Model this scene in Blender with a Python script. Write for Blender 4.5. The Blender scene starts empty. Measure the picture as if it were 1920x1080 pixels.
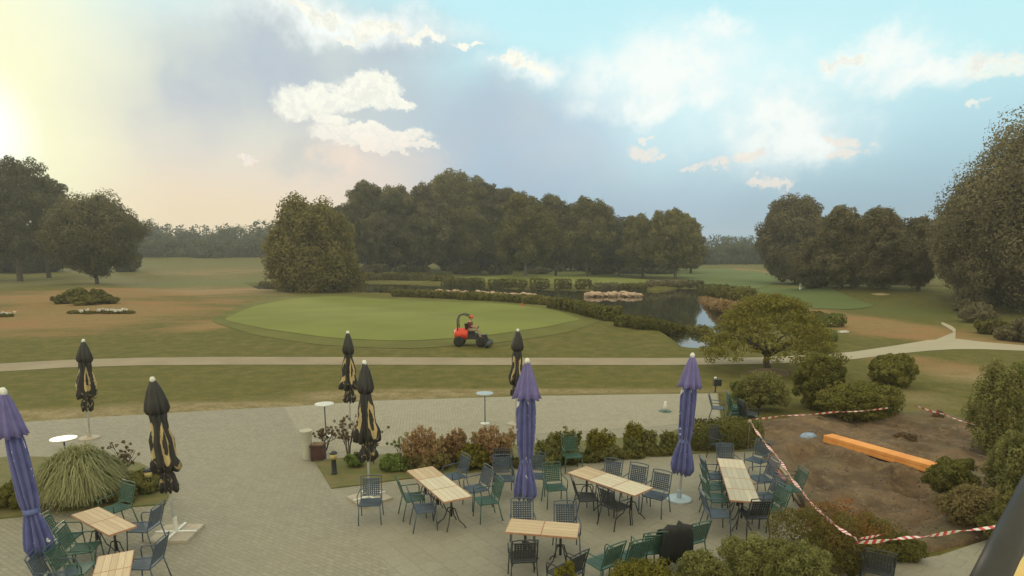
import bpy, math, random
import numpy as np
from mathutils import Vector, Matrix
R = math.radians
rnd = random.Random(7)
C = bpy.context.scene.collection

# ---------------------------------------------------------------- camera
FPX, CW, CH = 1150.0, 1920.0, 1080.0
PIT, CAMH, HORY = R(11), 5.8, 480.0
Y0 = HORY + FPX * math.tan(PIT)
cd = bpy.data.cameras.new('camera'); cam = bpy.data.objects.new('camera', cd); C.objects.link(cam)
cd.sensor_width = 36; cd.lens = 36 * FPX / CW; cd.shift_y = (Y0 - CH / 2) / CW
cd.clip_start = .05; cd.clip_end = 4000
cam.location = (0, 0, CAMH); cam.rotation_euler = (math.pi / 2 - PIT, 0, 0)
bpy.context.scene.camera = cam
vs = bpy.context.scene.view_settings
vs.view_transform = 'Standard'; vs.look = 'None'; vs.gamma = 1; vs.exposure = 0.14

def ray(px, py):
    dx, dy = (px - CW / 2) / FPX, (Y0 - py) / FPX
    return Vector((dx, math.cos(PIT) + dy * math.sin(PIT), -math.sin(PIT) + dy * math.cos(PIT)))
def azel(px, py):
    d = ray(px, py).normalized()
    return math.degrees(math.atan2(d.x, d.y)), math.degrees(math.asin(d.z))

# ---------------------------------------------------------------- world
SUN_AZ, SUN_EL = azel(-40, 250)
world = bpy.data.worlds.new('World'); bpy.context.scene.world = world; world.use_nodes = True
NT = world.node_tree; NT.nodes.clear()
class NB:
    def __init__(s, nt): s.nt = nt
    def n(s, t, **k):
        o = s.nt.nodes.new(t)
        for a, v in k.items(): setattr(o, a, v)
        return o
    def put(s, sock, v):
        if hasattr(v, 'is_linked'): s.nt.links.new(v, sock)
        else:
            if isinstance(v, (tuple, list)) and len(v) == 3 and len(sock.default_value) == 4: v = (*v, 1)
            sock.default_value = v
    def m(s, op, a, b=0.0, c=None, clamp=False):
        o = s.n('ShaderNodeMath', operation=op, use_clamp=clamp)
        s.put(o.inputs[0], a); s.put(o.inputs[1], b)
        if c is not None: s.put(o.inputs[2], c)
        return o.outputs[0]
    def v(s, op, a, b=(0, 0, 0)):
        o = s.n('ShaderNodeVectorMath', operation=op); s.put(o.inputs[0], a); s.put(o.inputs[1], b)
        return o.outputs['Value'] if op in ('LENGTH', 'DOT_PRODUCT') else o.outputs[0]
    def xyz(s, a, b, c):
        o = s.n('ShaderNodeCombineXYZ'); s.put(o.inputs[0], a); s.put(o.inputs[1], b); s.put(o.inputs[2], c); return o.outputs[0]
    def sep(s, a):
        o = s.n('ShaderNodeSeparateXYZ'); s.put(o.inputs[0], a); return o.outputs
    def mr(s, v, a, b, c=0.0, d=1.0, smooth=True):
        o = s.n('ShaderNodeMapRange', interpolation_type='SMOOTHSTEP' if smooth else 'LINEAR')
        for i, q in enumerate((v, a, b, c, d)): s.put(o.inputs[i], q)
        return o.outputs[0]
    def noise(s, vec, sc, det=4, rough=.55, dist=0, out=0):
        o = s.n('ShaderNodeTexNoise'); s.put(o.inputs['Vector'], vec)
        o.inputs['Scale'].default_value = sc; o.inputs['Detail'].default_value = det
        o.inputs['Roughness'].default_value = rough; o.inputs['Distortion'].default_value = dist
        return o.outputs[out]
    def mix(s, f, a, b, bt='MIX'):
        o = s.n('ShaderNodeMix', data_type='RGBA', blend_type=bt)
        s.put(o.inputs[0], f); s.put(o.inputs[6], a); s.put(o.inputs[7], b); return o.outputs[2]
W = NB(NT)
tc = W.n('ShaderNodeTexCoord').outputs['Generated']
sx, sy, sz = W.sep(W.v('NORMALIZE', tc))
az = W.m('MULTIPLY', W.m('ARCTAN2', sx, sy), 57.2958)
el = W.m('MULTIPLY', W.m('ARCSINE', sz), 57.2958)
V = W.xyz(az, el, 0.0)
wob = W.v('SUBTRACT', W.noise(V, .16, 3, .5, out=1), (.5, .5, .5))
wob2 = W.v('SUBTRACT', W.noise(V, .5, 9, .68, out=1), (.5, .5, .5))
wob3 = W.v('SUBTRACT', W.noise(V, 1.7, 6, .7, out=1), (.5, .5, .5))
VD = W.v('ADD', V, W.v('ADD', W.v('MULTIPLY', wob, (9, 5, 0)), W.v('ADD', W.v('MULTIPLY', wob2, (4.2, 3.0, 0)), W.v('MULTIPLY', wob3, (1.3, 1.0, 0)))))
VS = W.v('ADD', V, W.v('MULTIPLY', wob, (6, 4, 0)))
PPD = FPX * math.pi / 180
def blob(px, py, rx, ry, lo=.6, hi=1.15, vec=None):
    a, e = azel(px, py)
    k = math.cos(R(a)) ** 2
    d = W.v('LENGTH', W.v('DIVIDE', W.v('SUBTRACT', vec or VD, (a, e, 0)), (rx * k / PPD, ry / PPD, 1)))
    return W.mr(d, hi, lo)
def S(r, g, b):
    f = lambda c: (c / 255 / 12.92) if c / 255 <= .04045 else ((c / 255 + .055) / 1.055) ** 2.4
    return (f(r), f(g), f(b))
skyn = W.n('ShaderNodeTexSky', sky_type='NISHITA', sun_disc=False)
skyn.sun_elevation = R(SUN_EL); skyn.sun_rotation = R(SUN_AZ)
skyn.air_density = 1.2; skyn.dust_density = 2.5
nish = W.v('MULTIPLY', skyn.outputs[0], (.09, .09, .09))
ramp = W.n('ShaderNodeValToRGB'); W.put(ramp.inputs[0], W.m('DIVIDE', el, 40.0))
cr = ramp.color_ramp
cr.elements[0].position = 0; cr.elements[0].color = (*S(142, 172, 196), 1)
cr.elements[1].position = 1; cr.elements[1].color = (*S(120, 190, 235), 1)
for p, c in ((.1, S(152, 186, 206)), (.24, S(185, 225, 238)), (.36, S(205, 250, 255)), (.52, S(196, 246, 255)), (.70, S(150, 218, 250))):
    e_ = cr.elements.new(p); e_.color = (*c, 1)
col = W.mix(.9, nish, ramp.outputs[0])
# warm veil towards the low sun on the left
veil = W.mr(az, 0.0, -26.0)
lowv = W.mr(el, 26.0, 3.0)
col = W.mix(W.m('MULTIPLY', veil, lowv), col, S(236, 222, 205))
col = W.mix(W.m('MULTIPLY', W.mr(az, -10, -22), W.mr(el, 9.0, 1.0)), col, S(240, 220, 196))
# big grey-blue cloud deck
g1 = blob(560, 215, 480, 190, .45, 1.1, VS)
g2 = blob(930, 285, 330, 170, .35, 1.15, VS)
g3 = blob(620, 80, 330, 90, .3, 1.15, VS)
g4 = blob(1180, 400, 330, 90, .1, 1.3, VS)
gm = W.m('MAXIMUM', W.m('MAXIMUM', g1, g2), W.m('MAXIMUM', g3, W.m('MULTIPLY', g4, .7)))
gn = W.noise(VS, .12, 5, .5)
gcol = W.mix(W.mr(az, -28.0, 4.0), S(216, 222, 212), S(168, 192, 213))
gcol = W.mix(W.mr(gn, .35, .7), gcol, S(184, 196, 208))
gcol = W.mix(W.mr(el, 10.0, 2.0, 0, .7), gcol, W.mix(W.mr(az, -12.0, -2.0), S(228, 214, 200), S(150, 180, 203)))
col = W.mix(W.m('MULTIPLY', gm, .95), col, gcol)
# peach light low on the left, and the lit wedge under the bright break
pe = W.m('MULTIPLY', W.mr(az, -5.0, -19.0), W.mr(el, 15.0, 3.0))
col = W.mix(W.m('MULTIPLY', pe, .85), col, W.mix(W.mr(el, 2.0, 10.0), S(244, 220, 182), S(238, 226, 208)))
wedge = blob(660, 330, 200, 75, .1, 1.15)
col = W.mix(W.m('MULTIPLY', wedge, .6), col, S(238, 220, 205))
dk = blob(585, 300, 75, 38, .2, 1.2)
col = W.mix(W.m('MULTIPLY', dk, .55), col, S(196, 202, 200))
v0 = blob(1330, 200, 380, 170, .0, 1.2, VS)
col = W.mix(W.m('MULTIPLY', v0, .55), col, S(228, 252, 255))
# soft white veils on the right
wn = W.noise(V, .28, 6, .6)
soft = [(1240, 130, 190, 70), (1460, 235, 150, 85), (1640, 95, 150, 35), (1330, 60, 70, 40), (1750, 120, 170, 28), (1500, 270, 90, 50), (1240, 190, 190, 30), (650, 35, 250, 38), (980, 125, 75, 30)]
sm = None
for q in soft:
    b_ = blob(*q, .2, 1.25)
    sm = b_ if sm is None else W.m('MAXIMUM', sm, b_)
col = W.mix(W.m('MULTIPLY', sm, W.mr(wn, .34, .56, .45, 1)), col, S(248, 254, 250))
# crisp bright cumulus
crisp = [(590, 185, 92, 42), (690, 168, 70, 36), (742, 186, 48, 16), (648, 228, 42, 18), (640, 62, 22, 10), (575, 22, 70, 12), (700, 38, 75, 18), (805, 65, 45, 12), (880, 80, 22, 9), (965, 118, 50, 18), (1895, 110, 60, 24), (1840, 182, 22, 9),
         (700, 262, 110, 24), (720, 285, 90, 10), (1215, 282, 48, 18), (1240, 248, 16, 8), (1400, 300, 45, 17), (1560, 288, 36, 12), (1450, 348, 50, 11), (1340, 322, 34, 9), (1250, 298, 30, 8), (1300, 325, 22, 8), (465, 288, 45, 14), (1570, 262, 34, 14), (1560, 100, 60, 10)]
cm = None
for q in crisp:
    b_ = blob(*q, *((.55, 1.08) if q[0] < 1000 else (.4, 1.2)))
    b_ = b_ if q[0] < 1000 else W.m('MULTIPLY', b_, .72)
    cm = b_ if cm is None else W.m('MAXIMUM', cm, b_)
ccol = W.mix(W.mr(el, 7.0, 13.0), S(250, 236, 222), S(255, 255, 240))
fr = W.noise(VD, .9, 7, .7)
ccol = W.mix(W.mr(fr, .42, .62, 0, .5), ccol, S(216, 220, 218))
col = W.mix(W.m('MULTIPLY', W.mr(W.m('ADD', cm, W.m('MULTIPLY', W.m('SUBTRACT', fr, .5), 1.5)), .08, 1.0), W.mr(cm, .0, .35)), col, ccol)
tail = blob(640, 310, 60, 26, .3, 1.2)
col = W.mix(W.m('MULTIPLY', tail, .55), col, S(250, 228, 208))
# glow of the veiled sun, far left
glow = blob(-120, 190, 520, 450, 0.15, 1.05, VS)
col = W.mix(glow, col, S(255, 255, 212))
glow2 = blob(-30, 245, 130, 110, 0.0, 1.0, V)
col = W.mix(W.m('MULTIPLY', glow2, .9), col, (1.15, 1.3, 1.15))
# unseen sky behind and above the camera, warmed and brightened as added fill
col = W.v('MULTIPLY', col, (.93, .93, .93))
back = W.mr(sy, .30, -.1)
up = W.mr(el, 26, 48)
col = W.mix(W.m('MAXIMUM', back, up), col, (1.12, 1.02, .70))
bg = W.n('ShaderNodeBackground'); W.put(bg.inputs[0], col); bg.inputs[1].default_value = 1.0
NT.links.new(bg.outputs[0], W.n('ShaderNodeOutputWorld').inputs[0])

sl = bpy.data.lights.new('sun', 'SUN'); sl.energy = 1.4; sl.angle = R(10); sl.color = (1, .86, .66)
so = bpy.data.objects.new('sun', sl); C.objects.link(so)
sd = Vector((math.sin(R(SUN_AZ)) * math.cos(R(SUN_EL)), math.cos(R(SUN_AZ)) * math.cos(R(SUN_EL)), math.sin(R(SUN_EL))))
so.rotation_euler = sd.to_track_quat('Z', 'Y').to_euler(); so.location = sd * 200

# ---------------------------------------------------------------- terrain height
def flat(px, py, z=0.0):
    d = ray(px, py); t = (z - CAMH) / d.z
    return Vector((d.x * t, d.y * t, z))
def fpoly(pts): return np.array([flat(*p)[:2] for p in pts])
POND = fpoly([(470, 530), (620, 528), (820, 530), (960, 538), (1100, 541), (1240, 540), (1300, 535), (1345, 545), (1330, 565), (1352, 590), (1345, 615), (1305, 648), (1285, 636), (1240, 612), (1160, 596), (1050, 575), (990, 566), (860, 555), (740, 548), (600, 545), (500, 541)])
def sdf(poly, x, y):
    """signed distance, negative inside"""
    d = np.full(np.shape(x), 1e9); ins = np.zeros(np.shape(x), bool)
    n = len(poly)
    for i in range(n):
        ax, ay = poly[i]; bx, by = poly[(i + 1) % n]
        ex, ey = bx - ax, by - ay
        wx, wy = x - ax, y - ay
        t = np.clip((wx * ex + wy * ey) / (ex * ex + ey * ey + 1e-9), 0, 1)
        d = np.minimum(d, np.hypot(wx - ex * t, wy - ey * t))
        c = ((ay > y) != (by > y)) & (x < (bx - ax) * (y - ay) / (by - ay + 1e-12) + ax)
        ins ^= c
    return np.where(ins, -d, d)
def ss(v, a, b):
    t = np.clip((v - a) / (b - a), 0, 1); return t * t * (3 - 2 * t)
def bump(x, y, px, py, rx, ry, h):
    c = flat(px, py); return h * np.exp(-(((x - c.x) / rx) ** 2 + ((y - c.y) / ry) ** 2))
PIT_C = flat(1640, 900)
def hgt(x, y):
    x = np.asarray(x, float); y = np.asarray(y, float)
    h = bump(x, y, 760, 615, 17, 10, .55) + bump(x, y, 1120, 620, 9, 7, .25)
    h = h + bump(x, y, 1690, 560, 16, 14, 1.3) + bump(x, y, 1590, 556, 10, 10, .4) + bump(x, y, 1000, 525, 22, 10, .8)
    h = h + ss(y, 150, 370) * (5.2 * ss(-x, 10, 60) + .8) + ss(y, 150, 400) * 1.2
    far = ss(y, 45, 80)
    h = h + far * .22 * (np.sin(x * .11 + 1.3) * np.cos(y * .083) + .5 * np.sin(x * .23 + y * .17))
    h = h - .012 * np.maximum(y - 400, 0)
    d = sdf(POND, x, y) if np.ndim(x) else sdf(POND, np.array([x]), np.array([y]))[0]
    s = 1 - ss(d, -1.2, 1.6)
    return h * (1 - s) + s * -1.3
def G(px, py, z=0.0):
    d = ray(px, py)
    t = np.geomspace(3, 900, 5000)
    zz = CAMH + d.z * t - hgt(d.x * t, d.y * t) - z
    k = np.argmax(zz < 0)
    if k == 0: k = len(t) - 1
    a, b = t[k - 1], t[k]
    f0, f1 = zz[k - 1], zz[k]
    tt = a + (b - a) * f0 / (f0 - f1 + 1e-12)
    return Vector((d.x * tt, d.y * tt, CAMH + d.z * tt))
def P(px, py, Y):
    d = ray(px, py); t = Y / d.y
    return Vector((d.x * t, Y, CAMH + d.z * t))
def onground(x, y): return Vector((x, y, float(hgt(np.array([x]), np.array([y]))[0])))

# ---------------------------------------------------------------- materials
def newmat(name):
    m = bpy.data.materials.new(name); m.use_nodes = True
    nb = NB(m.node_tree); b = m.node_tree.nodes['Principled BSDF']
    return m, nb, b
def mat(name, c1, c2=None, rough=.7, sc=6, metal=0, bump=0, bsc=None, spec=.5, det=4, coord='Object'):
    m, nb, b = newmat(name)
    c2 = c2 or tuple(c * .75 for c in c1)
    tcn = nb.n('ShaderNodeTexCoord').outputs[coord]
    n = nb.noise(tcn, sc, det)
    nb.put(b.inputs['Base Color'], nb.mix(nb.mr(n, .35, .65), c1, c2))
    b.inputs['Roughness'].default_value = rough; b.inputs['Metallic'].default_value = metal
    b.inputs['Specular IOR Level'].default_value = spec
    if bump:
        bn = nb.n('ShaderNodeBump'); bn.inputs['Strength'].default_value = bump; bn.inputs['Distance'].default_value = .02
        nb.put(bn.inputs['Height'], nb.noise(tcn, bsc or sc * 6, 4)); nb.put(b.inputs['Normal'], bn.outputs[0])
    return m
def leafmat(name, c1, c2, c3=None, trans=.3, osc=.35, lo=.48, hi=.68):
    """c1..c2 spread per leaf; c3 in patches of the crown"""
    m = bpy.data.materials.new(name); m.use_nodes = True; nb = NB(m.node_tree); m.node_tree.nodes.clear()
    at = nb.n('ShaderNodeAttribute', attribute_name='tint').outputs['Fac']
    c = nb.mix(at, c1, c2)
    tcn = nb.n('ShaderNodeTexCoord').outputs['Object']
    if c3: c = nb.mix(nb.mr(nb.noise(tcn, osc, 3), lo, hi, 0, .85), c, c3)
    rn = nb.n('ShaderNodeObjectInfo').outputs['Random']
    c = nb.mix(nb.mr(rn, 0, 1, 0, .45, False), c, tuple(q * .62 for q in c1))
    d = nb.n('ShaderNodeBsdfDiffuse'); nb.put(d.inputs[0], c)
    t = nb.n('ShaderNodeBsdfTranslucent'); nb.put(t.inputs[0], c)
    x = nb.n('ShaderNodeMixShader'); x.inputs[0].default_value = trans
    nb.nt.links.new(d.outputs[0], x.inputs[1]); nb.nt.links.new(t.outputs[0], x.inputs[2])
    nb.nt.links.new(x.outputs[0], nb.n('ShaderNodeOutputMaterial').inputs[0])
    return m
M = {}
M['bark'] = mat('bark', (.085, .07, .05), (.045, .037, .027), .9, 3, bump=.6, bsc=12)
M['bark_pale'] = mat('bark_pale', (.17, .15, .12), (.08, .07, .055), .9, 2, bump=.5, bsc=12)
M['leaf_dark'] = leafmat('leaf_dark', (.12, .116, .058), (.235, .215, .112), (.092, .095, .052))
M['leaf_olive'] = leafmat('leaf_olive', (.165, .16, .06), (.285, .265, .11), (.17, .155, .065))
M['leaf_brown'] = leafmat('leaf_brown', (.165, .15, .085), (.27, .24, .14), (.145, .142, .08))
M['leaf_willow'] = leafmat('leaf_willow', (.21, .19, .075), (.32, .285, .12), (.18, .165, .065))
M['leaf_shaded'] = leafmat('leaf_shaded', (.06, .062, .034), (.10, .10, .055), None)  # leaf colour darkened to paint in the shade deep between and under trees
M['leaf_far'] = leafmat('leaf_far', (.085, .10, .055), (.13, .14, .08), (.11, .12, .075), osc=.06)
M['hedge'] = leafmat('hedge', (.12, .125, .038), (.22, .21, .07), (.16, .135, .05), osc=.8)
M['hedge_green'] = leafmat('hedge_green', (.16, .165, .046), (.27, .26, .08), (.19, .17, .055), osc=1.2)
M['hedge_light'] = leafmat('hedge_light', (.14, .17, .045), (.27, .29, .10), None)
M['shrub_rust'] = leafmat('shrub_rust', (.34, .215, .11), (.47, .33, .19), (.27, .26, .10), osc=1.5)
M['shrub_tan'] = leafmat('shrub_tan', (.20, .16, .07), (.30, .25, .12), (.17, .18, .06), osc=1.5)
M['shrub_yellow'] = leafmat('shrub_yellow', (.17, .16, .03), (.27, .25, .06), None)
M['shrub_green'] = leafmat('shrub_green', (.17, .18, .06), (.30, .30, .12), (.22, .18, .08), osc=1.6)
M['shrub_fresh'] = leafmat('shrub_fresh', (.13, .19, .05), (.24, .30, .10), None)
M['hedge_orange'] = leafmat('hedge_orange', (.13, .13, .04), (.23, .20, .07), (.40, .15, .055), osc=.6, lo=.46, hi=.62)
M['pampas'] = leafmat('pampas', (.20, .215, .09), (.46, .46, .28), None)
M['dry_leaf'] = leafmat('dry_leaf', (.17, .12, .07), (.24, .18, .11), None)
def soilmat():
    m, nb, b = newmat('soil')
    tcn = nb.n('ShaderNodeTexCoord').outputs['Object']
    c = nb.mix(nb.mr(nb.noise(tcn, .8, 8, .7), .38, .62), (.20, .135, .08), (.11, .075, .045))
    c = nb.mix(nb.mr(nb.noise(tcn, 3.5, 6, .75), .5, .66, 0, .8), c, (.27, .19, .115))
    c = nb.mix(nb.mr(nb.noise(tcn, 6, 4, .7), .55, .7, 0, .7), c, (.075, .058, .04))
    c = nb.mix(nb.mr(nb.noise(tcn, .45, 3), .55, .68, 0, .5), c, (.13, .125, .055))
    nb.put(b.inputs['Base Color'], c); b.inputs['Roughness'].default_value = .95
    bn = nb.n('ShaderNodeBump'); bn.inputs['Strength'].default_value = 1; bn.inputs['Distance'].default_value = .07
    nb.put(bn.inputs['Height'], nb.noise(tcn, 5, 8, .75)); nb.put(b.inputs['Normal'], bn.outputs[0])
    return m
M['soil'] = soilmat()
M['clod'] = mat('clod', (.19, .14, .10), (.12, .085, .06), .95, 4, bump=.6)
M['bed_grass'] = mat('bed_grass', (.115, .13, .04), (.17, .145, .06), .95, 3, bump=.8, bsc=40)
M['iron_blue'] = mat('iron_blue', (.085, .115, .16), (.06, .085, .125), .45, 5, metal=.1)
M['iron_green'] = mat('iron_green', (.055, .125, .095), (.04, .095, .075), .45, 5, metal=.1)
M['iron_dark'] = mat('iron_dark', (.022, .027, .033), (.03, .035, .04), .5, 5)
M['iron_black'] = mat('iron_black', (.02, .021, .022), (.03, .03, .03), .5, 5)
M['steel_white'] = mat('steel_white', (.72, .74, .71), (.6, .62, .6), .4, 5)
M['steel_pole'] = mat('steel_pole', (.62, .66, .64), (.5, .54, .53), .35, 5, metal=.2)
M['disc_blue'] = mat('disc_blue', (.42, .52, .60), (.36, .45, .52), .4, 5)
M['slab'] = mat('slab', (.46, .41, .34), (.38, .34, .28), .9, 4, bump=.3)
M['bin_grey'] = mat('bin_grey', (.56, .56, .48), (.48, .48, .41), .6, 3)
M['bin_dark'] = mat('bin_dark', (.02, .02, .02), None, .9)
M['box_red'] = mat('box_red', (.075, .03, .028), (.05, .022, .02), .6, 5)
M['lamp_glass'] = mat('lamp_glass', (.55, .47, .20), (.45, .38, .16), .4, 5)
M['tape_red'] = mat('tape_red', (.62, .05, .035), (.5, .04, .03), .4, 8)
M['tape_white'] = mat('tape_white', (.78, .77, .74), (.7, .69, .66), .4, 8)
M['timber'] = mat('timber', (.86, .40, .11), (.74, .31, .08), .6, 2)
M['timber_top'] = mat('timber_top', (.90, .50, .20), (.80, .40, .13), .6, 2)
M['board_pale'] = mat('board_pale', (.40, .34, .25), (.30, .25, .18), .8, 3)
M['mower_red'] = mat('mower_red', (.72, .06, .022), (.6, .05, .02), .4, 3)
M['rubber'] = mat('rubber', (.022, .022, .022), None, .85)
M['skin'] = mat('skin', (.50, .30, .21), (.45, .26, .18), .6, 8)
M['shirt'] = mat('shirt', (.16, .045, .045), (.12, .03, .035), .85, 8)
M['cap'] = mat('cap', (.70, .13, .04), None, .8)
M['trousers'] = mat('trousers', (.36, .31, .22), (.28, .24, .17), .85, 8)
M['rock'] = mat('rock', (.52, .38, .28), (.34, .25, .18), .9, 1.2, bump=.6, bsc=4)
M['flower_white'] = mat('flower_white', (.78, .78, .74), None, .8)
M['cover_black'] = mat('cover_black', (.012, .014, .018), (.02, .022, .026), .8, 6)
M['paint_yellow'] = mat('paint_yellow', (.72, .55, .22), (.62, .46, .18), .6, 3)
M['flag_red'] = mat('flag_red', (.7, .08, .04), None, .7)
M['straw'] = mat('straw', (.50, .40, .20), (.38, .29, .14), .9, 5)
M['tarp_blue'] = mat('tarp_blue', (.28, .38, .55), (.20, .26, .36), .35, 4)
M['brick_red'] = mat('brick_red', (.40, .15, .09), (.28, .11, .07), .9, 4)

def wood_mat(name, a, b, c):
    m, nb, bs = newmat(name)
    tcn = nb.n('ShaderNodeTexCoord').outputs['Object']
    x, y, z = nb.sep(tcn)
    pl = nb.m('FLOOR', nb.m('MULTIPLY', nb.m('ADD', y, .35), 7.15))
    wn = nb.n('ShaderNodeTexWhiteNoise', noise_dimensions='2D')
    oi = nb.n('ShaderNodeObjectInfo').outputs['Random']
    nb.put(wn.inputs['Vector'], nb.xyz(pl, nb.m('MULTIPLY', oi, 37.0), 0.0))
    c0 = nb.mix(wn.outputs['Value'], a, b)
    gr = nb.noise(nb.v('MULTIPLY', tcn, (3, 40, 40)), 1.5, 5, .6)
    c1 = nb.mix(nb.mr(gr, .4, .75, 0, .6), c0, c)
    fr = nb.m('FRACT', nb.m('MULTIPLY', nb.m('ADD', y, .35), 7.15))
    gap = nb.m('LESS_THAN', nb.m('ABSOLUTE', nb.m('SUBTRACT', fr, .5)), .465)
    c2 = nb.mix(gap, tuple(q * .7 for q in c), c1)
    nb.put(bs.inputs['Base Color'], c2); bs.inputs['Roughness'].default_value = .65
    return m
M['wood_warm'] = wood_mat('wood_warm', (.47, .36, .23), (.60, .48, .32), (.40, .29, .19))
M['wood_pale'] = wood_mat('wood_pale', (.56, .51, .39), (.64, .58, .45), (.48, .42, .32))
M['wood_grey'] = wood_mat('wood_grey', (.42, .40, .33), (.56, .52, .41), (.38, .34, .27))
M['wood_edge'] = mat('wood_edge', (.46, .26, .16), (.38, .21, .13), .7, 6)

# canopy of the purple parasols and of the black ones with their gilt ovals
def purple():
    m, nb, b = newmat('canvas_purple')
    tcn = nb.n('ShaderNodeTexCoord').outputs['Object']
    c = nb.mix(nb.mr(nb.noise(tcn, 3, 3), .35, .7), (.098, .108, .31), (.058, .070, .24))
    uv = nb.n('ShaderNodeUVMap', uv_map='UVMap').outputs[0]
    u, v, _ = nb.sep(uv)
    n = nb.noise(nb.v('MULTIPLY', uv, (9, 16, 1)), 1.0, 2, .5)
    band = nb.m('MULTIPLY', nb.m('GREATER_THAN', n, .62), nb.m('MULTIPLY', nb.m('GREATER_THAN', v, .02), nb.m('LESS_THAN', nb.m('FRACT', nb.m('MULTIPLY', u, 4.0)), .17)))
    c = nb.mix(band, c, (.70, .72, .74))
    nb.put(b.inputs['Base Color'], c); b.inputs['Roughness'].default_value = .75
    b.inputs['Sheen Weight'].default_value = .3
    return m
def blackgold():
    m, nb, b = newmat('canvas_black_gold')
    uv = nb.n('ShaderNodeUVMap', uv_map='UVMap').outputs[0]
    u, v, _ = nb.sep(uv)
    uf = nb.m('SUBTRACT', nb.m('FRACT', nb.m('MULTIPLY', u, 4.0)), .5)
    wig = nb.m('SUBTRACT', nb.noise(nb.v('MULTIPLY', uv, (9, 9, 1)), 1.5, 3), .5)
    dx = nb.m('DIVIDE', nb.m('ADD', uf, nb.m('MULTIPLY', wig, .22)), .27)
    dv = nb.m('DIVIDE', nb.m('SUBTRACT', v, .60), .25)
    d = nb.m('SQRT', nb.m('ADD', nb.m('MULTIPLY', dx, dx), nb.m('MULTIPLY', dv, dv)))
    ring = nb.m('MULTIPLY', nb.m('GREATER_THAN', d, .55), nb.m('LESS_THAN', d, .98))
    d2 = nb.m('MULTIPLY', nb.m('GREATER_THAN', nb.noise(nb.v('MULTIPLY', uv, (14, 14, 1)), 1.0, 2), .60), nb.m('LESS_THAN', v, .36))
    mask = nb.m('MAXIMUM', ring, nb.m('MULTIPLY', d2, .7))
    c = nb.mix(mask, (.020, .019, .019), (.46, .36, .18))
    nb.put(b.inputs['Base Color'], c); b.inputs['Roughness'].default_value = .6
    return m
M['canvas_purple'] = purple(); M['canvas_black'] = blackgold()
M['canvas_plain'] = mat('canvas_plain', (.026, .025, .024), (.018, .018, .018), .6, 4)
M['tie_blue'] = mat('tie_blue', (.13, .17, .42), None, .7)

def paving(name, c1, c2, mortar, bw, bh, rot, stain, amp=.5, bias=0.):
    m, nb, b = newmat(name)
    tcn = nb.n('ShaderNodeTexCoord').outputs['Object']
    mp = nb.n('ShaderNodeMapping'); nb.put(mp.inputs['Vector'], tcn); mp.inputs['Rotation'].default_value = (0, 0, R(rot))
    br = nb.n('ShaderNodeTexBrick'); nb.put(br.inputs['Vector'], mp.outputs[0])
    nb.put(br.inputs['Color1'], c1); nb.put(br.inputs['Color2'], c2); nb.put(br.inputs['Mortar'], mortar)
    br.inputs['Scale'].default_value = 1; br.inputs['Brick Width'].default_value = bw; br.inputs['Row Height'].default_value = bh
    br.inputs['Mortar Size'].default_value = .006; br.inputs['Mortar Smooth'].default_value = .3; br.inputs['Bias'].default_value = bias
    big = nb.noise(tcn, .22, 5, .6); mid = nb.noise(tcn, 1.3, 5, .65)
    c = nb.mix(nb.mr(big, .35, .65, 0, amp), br.outputs['Color'], stain)
    c = nb.mix(nb.mr(mid, .45, .75, 0, .35), c, tuple(q * .72 for q in stain))
    fine = nb.noise(tcn, 14, 3, .7)
    c = nb.mix(nb.mr(fine, .3, .8, 0, .25), c, (.42, .40, .34))
    nb.put(b.inputs['Base Color'], c); b.inputs['Roughness'].default_value = .85
    bn = nb.n('ShaderNodeBump'); bn.inputs['Strength'].default_value = .35; bn.inputs['Distance'].default_value = .01
    nb.put(bn.inputs['Height'], br.outputs['Fac']); bn.invert = True; nb.put(b.inputs['Normal'], bn.outputs[0])
    return m
M['paving_small'] = paving('paving_small', (.285, .27, .215), (.225, .215, .17), (.12, .115, .09), .20, .10, 32, (.255, .24, .19), .45)
M['paving_far'] = paving('paving_far', (.34, .315, .245), (.28, .26, .205), (.17, .16, .12), .22, .11, 82, (.32, .295, .225), .5)
M['paving_slab'] = paving('paving_slab', (.275, .265, .215), (.245, .235, .19), (.15, .143, .113), .40, .40, 52, (.24, .225, .175), .55)
def gravelmat():
    m, nb, b = newmat('gravel_path')
    tcn = nb.n('ShaderNodeTexCoord').outputs['Object']
    c = nb.mix(nb.mr(nb.noise(tcn, .35, 4), .35, .65), (.30, .25, .17), (.24, .20, .135))
    c = nb.mix(nb.mr(nb.noise(tcn, 12, 3, .7), .35, .7, 0, .4), c, (.34, .29, .20))
    x, y, z = nb.sep(tcn)
    c = nb.mix(nb.mr(x, 4, 20, 0, .6), c, (.45, .42, .33))
    nb.put(b.inputs['Base Color'], c); b.inputs['Roughness'].default_value = .95
    return m
M['gravel'] = gravelmat()
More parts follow.
